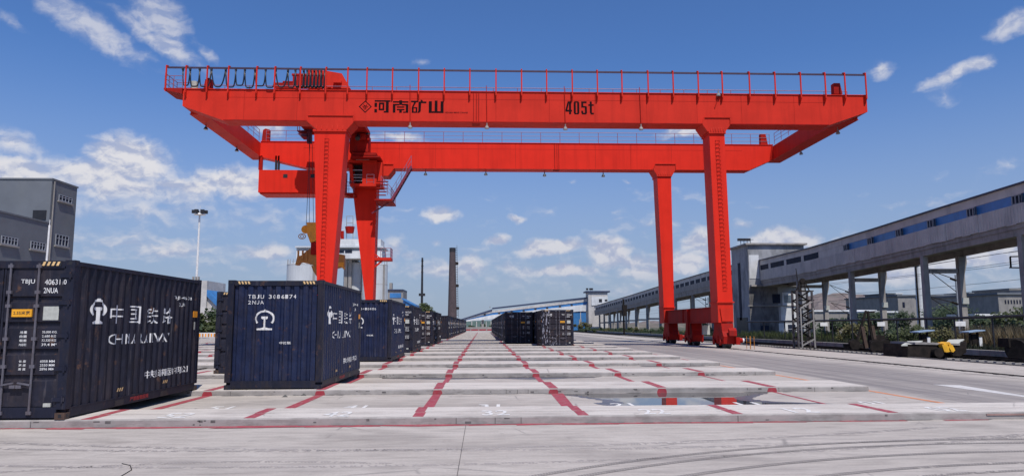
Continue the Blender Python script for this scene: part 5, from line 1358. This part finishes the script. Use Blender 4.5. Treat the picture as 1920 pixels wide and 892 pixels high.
fr(1404, 538, 1463, 646, 'sooted_shaded_render', SOOTSHADE, pr=.03)  # soot stain that also paints the gallery's shadow darker on this wall
w = fr(1448, 551, 1463, 568, 'window', GLASS, pr=.07); w = fr(1426, 610, 1442, 624, 'window', GLASS, pr=.07)
fr(1406, 534, 1500, 537, 'ledge', CONC, pr=.6); fr(1402, 572, 1500, 573.5, 'ledge', CONC, pr=.2)
g = MB(); a = atx(1386, 493, SX0-.01); b = atx(1389, 600, SX0-.01); g.box(SX0-.06, SX0-.002, a.y-.3, a.y+.5, b.z, a.z); g.build('slot_window', GLASS, st)
g = MB(); g.box(SX0-.06, SX0-.002, SY0+1.0, SY1-1.2, 0, 2.7); g.build('door', BLK, st)
for i, u in enumerate((1389, 1395, 1401, 1407)):
    p = at(u, 457, SY0+1); g = MB(); g.cyl((p.x, p.y, SZ+.2), (p.x, p.y, SZ+.75), .04, n=5); g.bar((p.x-.35, p.y, SZ+.75), (p.x+.35, p.y-.2, SZ+.8), .05); g.box(p.x-.45, p.x-.05, p.y-.3, p.y, SZ+.62, SZ+.95); g.build('roof_floodlight', BLK, st)
# ---- far gallery beyond the station
prof = [(SY1, 10.25), (116, 10.05), (145.5, 9.52), (175, 8.85), (202, 8.35), (232, 7.75)]
HG2 = 2.6; HG = 2.6
gal2, zt2 = gallery('long far grey conveyor gallery receding from the station towards the distant tower', prof, HG2, 'conveyor_gallery', None, None)
gp = gal; gal = gal2; zt = zt2
y = SY1+.2; k = 0
while y < 230:
    w = 1.55; z0, z1 = zt(y), zt(y+w); g = MB()
    g.hexa([(XG-.04, y+.02, z0-HG+.36), (XG+.028, y+.02, z0-HG+.36), (XG+.028, y+w-.02, z1-HG+.36), (XG-.04, y+w-.02, z1-HG+.36), (XG-.04, y+.02, z0-1.28), (XG+.028, y+.02, z0-1.28), (XG+.028, y+w-.02, z1-1.28), (XG-.04, y+w-.02, z1-1.28)])
    g.build('cladding_panel', GREY2, gal2)
    y += w; k += 1
y = SY1+.5
while y < 228: band(y, y+2.5, GLASS, 'window'); band(y+2.52, y+3.18, GREY3, 'mullion', XG-.015); y += 3.2
ordt = ['first', 'second', 'third', 'fourth', 'fifth', 'sixth', 'seventh', 'eighth', 'ninth', 'tenth', 'eleventh']
for i, Y in enumerate([112.5, 123, 134.3, 146.5, 158.2, 170, 181.8, 193.3, 204.8, 214.9, 223.5]):
    trestle(Y, zt(Y)-HG-.42, 'small concrete trestle, %s beyond the transfer station' % ordt[i], near=False)
# small dark substation on a pole before the far gallery
p = at(1172, 575, 135); hp_ = thing('pole_transformer', 'dark pole mounted transformer box in front of the far gallery', 'transformer', (p.x, 135, 0))
gb(1168, 571, 1176, 592, 135, 1.2, 'transformer', DIRTY, hp_)
g = MB(); g.cyl((p.x, 136.5, 0), (p.x, 136.5, Z(0, 562, 135)), .18, n=6); g.build('pole', DIRTY, hp_)

# ================================================================== RAILWAY SIDE
g = MB()
for x in (25.4, 26.9, 30.6, 32.1):
    g.box(x-.04, x+.04, 8, 240, -.06, .10)
tag(g.build('railway_rails', DIRTY), kind='structure')
g = MB(); y = 12.
while y < 130:
    g.box(24.9, 27.4, y, y+.22, -.12, -.02); y += .62
tag(g.build('sleepers', CONC), 'row of concrete sleepers under the nearest railway track', 'sleepers', kind='stuff')
g = MB()
for s in ((23.02, 23.22),): g.box(s[0], s[1], -5, 240, -.2, .04)
tag(g.build('yard_edge_kerb', GROOVE), kind='structure')
g = MB(); g.box(28.3, 28.75, 20, 200, -.2, .32); tag(g.build('cable_duct', CONC), kind='structure')
# pipe fence
XFn = 29.3
fn = thing('pipe_fence', 'long black top pipe on slim posts running along the railway', 'fence', (XFn, 60, 0))
pts = [(1925, 591.5), (1860, 594), (1789, 596), (1681, 598.5), (1560, 600.5), (1471, 602), (1400, 603)]
g = MB(); g.path([atx(u, v, XFn) for u, v in pts], .085, 6); g.build('top_pipe', BLK, fn)
for u, v in [(1860, 594), (1789, 596), (1737, 597), (1681, 598.5), (1628, 599.5), (1597, 600), (1560, 600.7), (1512, 601.5), (1471, 602), (1432, 602.6)]:
    q = atx(u, v, XFn); g = MB(); g.cyl((q.x, q.y-.0, -.2), q, .055, n=6); g.build('post', BLK, fn)
# lattice signal tower
Yl = 52.5; a, b = at(1495, 655, Yl), at(1530, 655, Yl); zt_l = at(1512, 545, Yl).z
lt = thing('lattice_tower', 'rusty black and white lattice frame tower standing at the track edge', 'lattice tower', ((a.x+b.x)/2, Yl, 0))
x0, x1 = a.x+.12, b.x-.05; g = MB()
xl = (x0+x1)/2
for x, y in ((x0, Yl), (x1, Yl), (x0, Yl+.8), (x1, Yl+.8)):
    g.bar((x, y, 0), (xl+(x-xl)*.92, y, zt_l), .13)
g.build('leg_frame', mat('weathered_black_steel', (.05, .045, .05), .7, .4, 5, dirt=(.20, .19, .19), damt=.5, dscale=(3, 3, 3)), lt)
n = 6
for i in range(n+1):
    z = .15+(zt_l-.15)*i/n; g = MB(); g.bar((x0-.1, Yl-.02, z), (x1+.1, Yl-.02, z), .07); g.bar((x0, Yl+.8, z), (x1, Yl+.8, z), .07); g.build('rung_beam', DIRTY, lt)
    if i < n:
        z2 = .15+(zt_l-.15)*(i+1)/n; g = MB()
        if i % 2 == 0 or i == 3: g.bar((x0+.24, Yl-.10, z+.10), (x1-.08, Yl-.10, z2-.12), .08)
        else: g.bar((x1-.15, Yl+.75, z+.1), (x0+.3, Yl+.75, z2-.1), .08)
        g.build('brace', GREY2 if i % 2 == 0 else DIRTY, lt)
        for a, b, yy in ((x0, x1, Yl+.4), (x1, x0, Yl+.78)):
            g = MB(); g.bar((a, yy, z), (b, yy, z2), .09); g.build('brace', DIRTY, lt)
for x in (x0+.22, x1-.06):
    g = MB(); g.bar((x, Yl-.10, .1), (x, Yl-.10, zt_l*.70), .09); g.build('white_stile', GREY2, lt)
g = MB(); [g.bar((xl+a, Yl+.2, zt_l), (xl+b, Yl+.2, zt_l+.75), .07) for a, b in ((-.5, -.15), (.5, .15), (-.2, -.1), (.2, .1))]; g.cyl((xl, Yl+.1, zt_l+.75), (xl, Yl+.3, zt_l+.75), .2, n=12); g.build('pulley_head', DIRTY, lt)
g = MB(); g.cyl((xl-.25, Yl+.3, zt_l), (xl-.4, Yl+.3, zt_l+1.7), .03, n=4); g.build('rod', DIRTY, lt)
# wheelsets and A frames of the parked track machine
ag = thing('track_machine', 'dark track maintenance trolley with raised A shaped arms and wheels on the siding', 'track machine', (at(1620, 650, 50).x, 50, 0))
Ya = 50
def pb(u0, v0, u1, v1, w, n, m, Y=Ya, par=None):
    g = MB(); g.bar(at(u0, v0, Y), at(u1, v1, Y), w); return g.build(n, m, par or ag)
pb(1604, 648, 1624, 582, .12, 'raised_arm', DIRTY); pb(1627, 583, 1636, 640, .12, 'raised_arm', DIRTY); pb(1624, 585, 1640, 584, .10, 'raised_arm', DIRTY)
pb(1616, 612, 1624, 652, .22, 'arm_foot', RUST); pb(1635, 610, 1642, 648, .20, 'arm_foot', RUST); pb(1632, 602, 1634, 618, .12, 'arm_foot', DIRTY)
gb(1598, 645, 1662, 652, Ya, 1.3, 'chassis', DIRTY, ag); gb(1640, 628, 1660, 646, Ya+.3, 1.0, 'machine_body', DIRTY, ag)
for u in (1603, 1641, 1660): p = at(u, 652, Ya-.1); g = MB(); g.cyl((p.x, Ya-.2, .38), (p.x, Ya+.1, .38), .38, n=14); g.build('wheel', DIRTY, ag)
p = at(1652, 655, 46); g = MB(); 
for dx in (-.3, .25): g.cyl((p.x+dx, 45.9, .35), (p.x+dx+.12, 46.2, .35), .42, n=14)
g.cyl((p.x-.3, 46, .35), (p.x+.4, 46, .35), .07, n=6); tag(g.build('wheelset', DIRTY), 'dark spare wheelset standing on the ballast left of the sloped wagon', 'wheelset')
p = at(1910, 672, 36); g = MB(); g.cyl((p.x-.1, 36, .45), (p.x+.1, 36.1, .45), .55, n=14); g.cyl((p.x+.55, 36.6, .45), (p.x+.75, 36.7, .45), .5, n=14); g.cyl((p.x, 36, .45), (p.x+.7, 36.6, .45), .08, n=6); g.box(p.x-.3, p.x+.9, 36.2, 37.0, .6, 1.05)
tag(g.build('wheelset', DIRTY), 'dark wheelset at the right edge of the photo beside the track', 'wheelset')
# low wagon with sloping lids and the yellow scoop
Yw = 38.5; wg = thing('hopper_wagon', 'low dark rusty wagon with two sloping grey lids and a yellow scoop', 'wagon', (at(1750, 670, Yw).x, Yw, 0))
def pp(pts, Y, d, n, m): g = MB(); g.prism([(at(u, v, Y).x, at(u, v, Y).z) for u, v in pts], 'y', Y, Y+d); return g.build(n, m, wg)
pp([(1702, 672), (1800, 677), (1800, 645), (1790, 645), (1752, 646), (1702, 645)], Yw, 2.4, 'body', DIRTY)
pp([(1716, 645), (1760, 646), (1800, 647), (1800, 643.5), (1716, 641)], Yw-.05, 2.4, 'deck', CONC)
def quad_lid(p, n):
    g = MB(); a = [atx_(*q) for q in p]; b = [Vector(q)-Vector((0, 0, .06)) for q in a]; g.hexa([tuple(q) for q in b]+[tuple(q) for q in a]); g.build(n, LIDM, wg)
def atx_(u, v, Y): return at(u, v, Y)
LIDM = mat('grey_lid', (.50, .51, .47), .6, .15, 2, dirt=(.18, .16, .15), damt=.4, dscale=(2, 2, 2))
quad_lid([(1690, 646, Yw), (1716, 646, Yw), (1730, 638, Yw+1.5), (1702, 639, Yw+1.5)], 'sloping_lid')
quad_lid([(1772, 643, Yw), (1797, 643, Yw), (1808, 635, Yw+1.6), (1779, 636, Yw+1.6)], 'sloping_lid')
pp([(1700, 646), (1716, 647), (1718, 666), (1704, 660)], Yw+.1, 1.5, 'side_bin', DIRTY); pp([(1797, 645), (1812, 640), (1812, 660), (1800, 668)], Yw+.2, 1.6, 'side_bin', DIRTY)
for u in (1760, 1793): p = at(u, 657, Yw-.3); g = MB(); g.cyl((p.x, Yw-.35, p.z-.1), (p.x, Yw-.02, p.z-.1), .27, n=14); g.build('buffer', DIRTY, wg)
g = MB()
for q in (((1765, 645), (1775, 645), (1783, 658), (1774, 660), (1770, 659)), ((1778, 645), (1785, 646), (1790, 656), (1786, 660), (1779, 657))):
    g.prism([(at(u, v, Yw-.35).x, at(u, v, Yw-.35).z) for u, v in q], 'y', Yw-.40, Yw-.06)
g.prism([(at(u, v, Yw-.35).x, at(u, v, Yw-.35).z) for u, v in ((1768, 643.5), (1780, 640.5), (1783, 645), (1770, 646))], 'y', Yw-.38, Yw+.3)
g.build('yellow_scoop', YELP, wg)
g = MB(); p = at(1781, 660, Yw-.3); g.cyl((at(1772, 660, Yw-.3).x, Yw-.3, p.z), (at(1790, 660, Yw-.3).x, Yw-.3, p.z), .05, n=6); g.build('scoop_hinge', BLK, wg)
# two control stands with small blue roofs
for i, (u, lb) in enumerate(((1730, 'small blue roofed control stand behind the left lid of the wagon'), (1824, 'small blue roofed control stand right of the wagon'))):
    Yc = 43; t = thing('control_stand', lb, 'control stand', (at(u, 640, Yc).x, Yc, 0), 'blue roofed control stands by the track')
    a, b = at(u-15, 622, Yc), at(u+15, 619, Yc)
    g = MB(); g.prism([(a.x, a.z-.04), (b.x, b.z-.02), (b.x, b.z+.04), (a.x, a.z+.02)], 'y', Yc-.4, Yc+.5); g.build('roof', BLUST, t)
    c = (a.x+b.x)/2
    g = MB(); g.box(c-.28, c-.18, Yc-.1, Yc, 0, a.z-.03); g.box(c+.18, c+.28, Yc-.1, Yc, 0, a.z-.03); g.build('frame', DIRTY, t)
    g = MB(); g.box(c-.15, c+.14, Yc-.12, Yc+.1, a.z-.75, a.z-.12); g.build('cabinet', DIRTY, t)
    g = MB(); g.box(c+.16+.1*i, c+.34+.1*i, Yc-.16, Yc-.11, a.z-.85, a.z-.30); g.build('panel', WHITE, t)
# notice boards on the fence
for i, (u0, v0, u1, v1) in enumerate(((1790, 602, 1811, 611), (1645, 603, 1660, 611), (1538, 604, 1552, 611))):
    a, b = atx(u0, v0, XFn+1), atx(u1, v1, XFn+1); Y = (a.y+b.y)/2; a, b = at(u0, v0, Y), at(u1, v1, Y); lb = ['white notice board behind the fence near the rightmost trestle', 'white notice board behind the fence, middle of three', 'white notice board nearest the lattice tower'][i]
    t = thing('notice_board', lb, 'notice board', (a.x, Y, 0), 'white notice boards by the fence')
    g = MB(); g.box(a.x, b.x, Y, Y+.04, b.z, a.z); g.build('board', WHITE, t)
    g = MB(); g.box(a.x+.05, a.x+.10, Y+.041, Y+.09, -.1, a.z); g.box(b.x-.10, b.x-.05, Y+.041, Y+.09, -.1, a.z); g.build('post', DIRTY, t)
# trackside vegetation
vg = [('trackside_bush', 1610, 605, 62, 5.0, LEAF3, 'olive bush between the second and third trestles'), ('trackside_bush', 1700, 609, 52, 3.8, LEAF2, 'green bush left of the tall trestle'),
      ('trackside_bush', 1727, 606, 54, 3.6, LEAF2, 'green bush in front of the tall trestle'), ('trackside_bush', 1765, 612, 49, 3.2, LEAF3, 'yellow green bush behind the control stand'),
      ('trackside_bush', 1655, 611, 58, 4.2, LEAF, 'dark bush left of the third trestle foot'), ('trackside_bush', 1905, 603, 47, 3.8, LEAF2, 'green shrub at the right edge above the reeds'),
      ('trackside_bush', 1863, 604, 52, 4.0, LEAF2, 'green shrub behind the reeds at right'), ('trackside_bush', 1540, 617, 72, 4.4, LEAF, 'dark bush at the foot of the station'), ('trackside_bush', 1420, 630, 84, 5, LEAF, 'low dark bush before the station corner')]
for i, (n_, u, v, Y, w, m, lb) in enumerate(vg):
    p = at(u, v, Y); foliage(n_, lb, 'bush', p.x, Y, w, p.z+.1, m=m, n=1300, leaf=.17 if Y < 60 else .22, trunk=False, clumps=14, base=-.1, low=-.25, group='bushes growing beside the railway')
for i, (u, v, Y, w) in enumerate([(1100, 620, 190, 7), (1120, 618, 180, 6), (1140, 622, 170, 6), (1160, 616, 160, 6), (1185, 618, 150, 6), (1205, 609, 140, 6), (1222, 618, 128, 6), (1240, 612, 130, 6), (1290, 605, 118, 5), (1320, 602, 112, 6)]):
    p = at(u, v, Y); foliage('gallery_bush', 'dark bush under the far gallery, %s from the left' % (['first', 'second', 'third', 'fourth', 'fifth', 'sixth', 'seventh', 'eighth', 'ninth', 'tenth'][i]), 'bush', p.x, Y, w, max(1.2, p.z), m=[LEAF, LEAF2, LEAF3][i % 3], n=500, leaf=.36, trunk=False, clumps=8, low=-.25, group='bushes under the far gallery')
# reeds and weeds: countless blades
def blades(name, label, cat, box, n, h, m, base=-.12):
    g = MB()
    for i in range(n):
        x, y = random.uniform(box[0], box[1]), random.uniform(box[2], box[3]); H = h*random.uniform(.45, 1.15); a = random.uniform(0, pi); w = .022+.01*random.random()
        dx, dy = cos(a)*w, sin(a)*w; lx, ly = random.gauss(0, .18)*H, random.gauss(0, .18)*H
        g.add([(x-dx, y-dy, base), (x+dx, y+dy, base), (x+dx*.7+lx*.5, y+dy*.7+ly*.5, base+H*.6), (x-dx*.7+lx*.5, y-dy*.7+ly*.5, base+H*.6), (x+lx, y+ly, base+H)], [(0, 1, 2, 3), (3, 2, 4)])
    tag(g.build(name, m), label, cat, kind='stuff')
blades('reeds', 'tall dry brown reeds growing behind the fence at the right edge', 'reeds', (32.8, 35.6, 30, 50), 9000, 1.75, REED)
blades('green_reeds', 'green grass and weeds growing along the railway behind the fence', 'weeds', (32.6, 35.8, 49, 92), 9000, 1.15, LEAF2)
blades('dark_weeds', 'low dark weeds along the cable duct between the tracks', 'weeds', (28.8, 30.2, 32, 110), 8000, .75, DARKW)
blades('gallery_weeds', 'low dark weeds under the far conveyor gallery', 'weeds', (28.5, 36, 92, 220), 8000, 1.1, LEAF)

# ================================================================== DISTANT RIGHT
def house(name, label, cat, u0, v0, u1, Y, d, m, wins=(), roofm=None, vbase=615):
    t = thing(name, label, cat, (at((u0+u1)/2, v0, Y).x, Y, 0))
    a, b = at(u0, v0, Y), at(u1, v0, Y); g = MB(); g.box(a.x, b.x, Y, Y+d, -.3, a.z); g.build('wall', m, t)
    g = MB(); g.box(a.x-.3, b.x+.3, Y-.3, Y+d+.3, a.z, a.z+.35); g.build('roof', roofm or m, t)
    for (x0, y0, x1, y1) in wins:
        gb(x0, y0, x1, y1, Y-.06, .05, 'window', GLASS, t)
    return t
house('workshop', 'long grey industrial workshop behind the white chimney', 'workshop', 1683, 555, 1800, 170, 25, GREY2, [(1692+i*14, 566, 1697+i*14, 576) for i in range(1)]+[(1736+i*6, 563, 1740+i*6, 566) for i in range(8)], GREY1)
t = house('apartment_block', 'small white apartment block with dark side wall left of the workshop', 'apartment block', 1677, 551, 1691, 230, 14, WALLW, [(1681, 554+i*7, 1685, 557+i*7) for i in range(5)])
t2 = house('apartment_block', 'dark narrow apartment block beside the white one', 'apartment block', 1664, 551, 1677, 229, 14, GREY1, [(1668, 555+i*7, 1671, 558+i*7) for i in range(4)])
house('grey_factory', 'grey factory block with a row of tall windows at the right edge', 'factory', 1871, 552, 1990, 130, 25, GREY2, [(1884+i*5.5, 562, 1887+i*5.5, 569) for i in range(9)], GREY1)
house('roof_house', 'grey penthouse box on top of the right edge factory', 'penthouse', 1893, 543.5, 1990, 134, 10, GREY2)
house('purple_block', 'small brownish block behind the rightmost trestle', 'building', 1817, 550, 1832, 260, 14, GREY1, [(1820+i*4, 554, 1822+i*4, 557) for i in range(3)])
house('pale_shed', 'long pale low shed with white roof beyond the reeds', 'shed', 1816, 568, 1872, 150, 12, GREY3, [(1822+i*9, 574, 1827+i*9, 580) for i in range(4)])
house('blue_building', 'blue walled building between the trestle and the right edge factory', 'building', 1846, 574, 1872, 140, 9, BLUEP, [(1848, 577, 1858, 584)])
wr = thing('white_roof_shelter', 'open shelter with low white roof behind the fence at right', 'shelter', (at(1850, 590, 95).x, 95, 0))
gb(1828, 588, 1893, 591.5, 95, 6, 'roof', WHITE, wr)
for u in (1834, 1852, 1866, 1886): gb(u, 591.5, u+1.6, 640, 95.5, .3, 'post', GREY3, wr)
house('low_hall', 'long low brown grey hall between the station and the apartment block', 'hall', 1525, 584, 1640, 150, 15, GREY2, [(1552+i*12, 596, 1558+i*12, 602) for i in range(6)], WALLW)
house('low_wall_building', 'low building with pale eaves right of the third trestle', 'building', 1640, 586, 1680, 140, 10, GREY1, [], WALLW)
# white concrete chimney
p, q = at(1719, 470, 150), at(1727, 590, 150); wc = thing('white_chimney', 'wide pale concrete chimney behind the tall trestle', 'chimney', (q.x, 150, 0))
g = MB(); g.cyl((q.x, 150, -.2), (p.x, 150, at(0, 440, 150).z), .85, .62, n=20); g.build('shaft', WALLW, wc)
g = MB(); g.box(q.x-.95, q.x-.72, 149.2, 149.5, 0, 17); 
for z in (14.2, 15.6): g.box(p.x-.75, p.x-.1, 149.2, 149.33, z, z+.35)
g.build('ladder', DIRTY, wc)
# catenary poles, arms and wires
def cat_pole(u, vt, Y, label, arms=True):
    p = at(u, vt, Y); t = thing('catenary_pole', label, 'catenary pole', (p.x, Y, 0), 'catenary poles of the railway'); g = MB()
    for dx in (-.22, .22):
        g.bar((p.x+dx, Y, -.2), (p.x+dx, Y, p.z), .11)
    g.build('mast', GALV, t); g = MB(); n = int(p.z/.75)
    for i in range(n): g.box(p.x-.17, p.x+.17, Y-.05, Y+.05, i*.75, i*.75+.22)
    g.build('lacing', GALV, t)
    if arms:
        for k in (0, 1):
            g = MB(); z = p.z-.5-k*2.1; g.bar((p.x, Y, z), (p.x-2.8, Y, z+1.0-.3*k), .06); g.bar((p.x, Y, z-1.2), (p.x-2.8, Y, z+1.0-.3*k), .05); g.cyl((p.x-.2, Y, z), (p.x-.7, Y, z+.18), .1, n=6); g.build('cantilever', DIRTY, t)
    return t
cat_pole(1796, 515, 62, 'steel catenary pole with cantilever arms behind the tall trestle')
cat_pole(1594, 541, 96, 'distant catenary pole between the second and third trestles')
for i, (u, v, Y) in enumerate(((1325, 557, 125), (1265, 565, 150))): cat_pole(u, v, Y, 'catenary pole seen under the far gallery, %s one' % ('nearer', 'farther')[i])
g = MB(); Yk = 52
for a, b in (((1894, 481), (1910, 480.5)), ((1910, 480.5), (1922, 489)), ((1894, 481), (1895.5, 501)), ((1893, 501.5), (1925, 502)), ((1922, 489), (1925, 520))): g.bar(at(*a, Yk), at(*b, Yk), .09)
g.bar(at(1923, 488, Yk), (at(1923, 488, Yk).x+.1, Yk, -.1), .2)
tag(g.build('signal_gantry_arm', DIRTY), 'dark hooked catenary arm entering at the right edge of the photo', 'catenary arm', kind=None)
g = None
for i, (x, z) in enumerate(((47, 8.0), (47, 7.1), (48.5, 7.1), (48, 5.6), (50, 5.0), (43, 7.4), (52, 9.2))):
    g = MB(); pts = []
    for j in range(26):
        y = 22+j*9; pts.append((x, y, z+.35*((j % 4-2)/2)**2*.5))
    g.path(pts, .022, 4); tag(g.build('overhead_wire', BLK), 'thin dark overhead wire above the railway, %s' % ['upper left one', 'lower one of the near pair', 'right one of the near pair', 'middle height one', 'lowest one', 'one nearest the conveyor gallery', 'highest one'][i], 'overhead wire', 'overhead wires along the railway')

# distant trees
tl = [(1570, 597, 110, 6), (1640, 585, 105, 8), (1625, 590, 118, 6), (1655, 580, 128, 7), (1700, 583, 125, 6), (1775, 568, 120, 9), (1790, 574, 112, 7), (1760, 577, 126, 7), (1900, 578, 84, 7), (1880, 585, 80, 5), (1835, 592, 92, 5), (1545, 602, 120, 5), (1512, 600, 112, 5)]
for i, (u, v, Y, w) in enumerate(tl):
    p = at(u, v, Y); lb = ['low tree behind the second trestle', 'dark tree left of the third trestle', 'tree just right of the catenary pole', 'taller tree above the pale eaves', 'tree in front of the apartment blocks', 'large dark tree between the columns of the tall trestle', 'dark tree beside the right column of the tall trestle', 'smaller tree left in the tall trestle opening', 'light green tree at the right edge', 'light green tree before the right factory', 'low tree by the white roof shelter', 'low tree behind the lattice tower', 'low tree right of the station'][i]
    foliage('distant_tree', lb, 'tree', p.x, Y, w, p.z, m=LEAF2 if i in (8, 9) else LEAF, n=1100, leaf=.33, clumps=11, group='trees beyond the railway')
# hills
def ridge(name, m, Y, pts, depth):
    g = MB(); n = 120; u0, u1 = pts[0][0], pts[-1][0]; rows = 8; vs = []
    rnd = random.Random(3)
    for j in range(rows+1):
        for i in range(n+1):
            u = u0+(u1-u0)*i/n
            for (ua, va), (ub, vb) in zip(pts[:-1], pts[1:]):
                if ua <= u <= ub: v = va+(vb-va)*(u-ua)/(ub-ua); break
            t = j/rows; H = max(0, at(u, v, Y+depth).z)*(t**.8)*(1+rnd.uniform(-.05, .05)*(t < 1))+rnd.uniform(-1, 1)*1.5*(t > 0)
            yy = Y+depth*t; vs.append((at(u, v, yy).x, yy, H-1))
    g.add(vs, [(j*(n+1)+i, j*(n+1)+i+1, (j+1)*(n+1)+i+1, (j+1)*(n+1)+i) for j in range(rows) for i in range(n)])
    return struct(g, name, m)
HILL = mat('hillside', (.17, .135, .125), .95, .35, .02, dirt=(.09, .095, .085), damt=.8, dscale=(.012, .012, .03))
ridge('hills', HILL, 700, [(1150, 604), (1250, 600), (1400, 585), (1480, 562), (1530, 551), (1541, 545), (1552, 550), (1590, 549), (1625, 551), (1650, 554), (1720, 556), (1760, 560), (1820, 566), (1860, 569), (1990, 566), (2300, 575)], 260)
HILL2 = mat('near_slope', (.14, .12, .10), .95, .3, .05, dirt=(.06, .075, .045), damt=.8, dscale=(.03, .03, .05))
ridge('near_slope', HILL2, 300, [(1400, 602), (1480, 592), (1560, 583), (1650, 581), (1750, 585), (1990, 590), (2200, 596)], 120)
ridge('left_slope', HILL2, 500, [(-700, 598), (-200, 600), (300, 603), (700, 605), (1000, 606), (1300, 604)], 150)
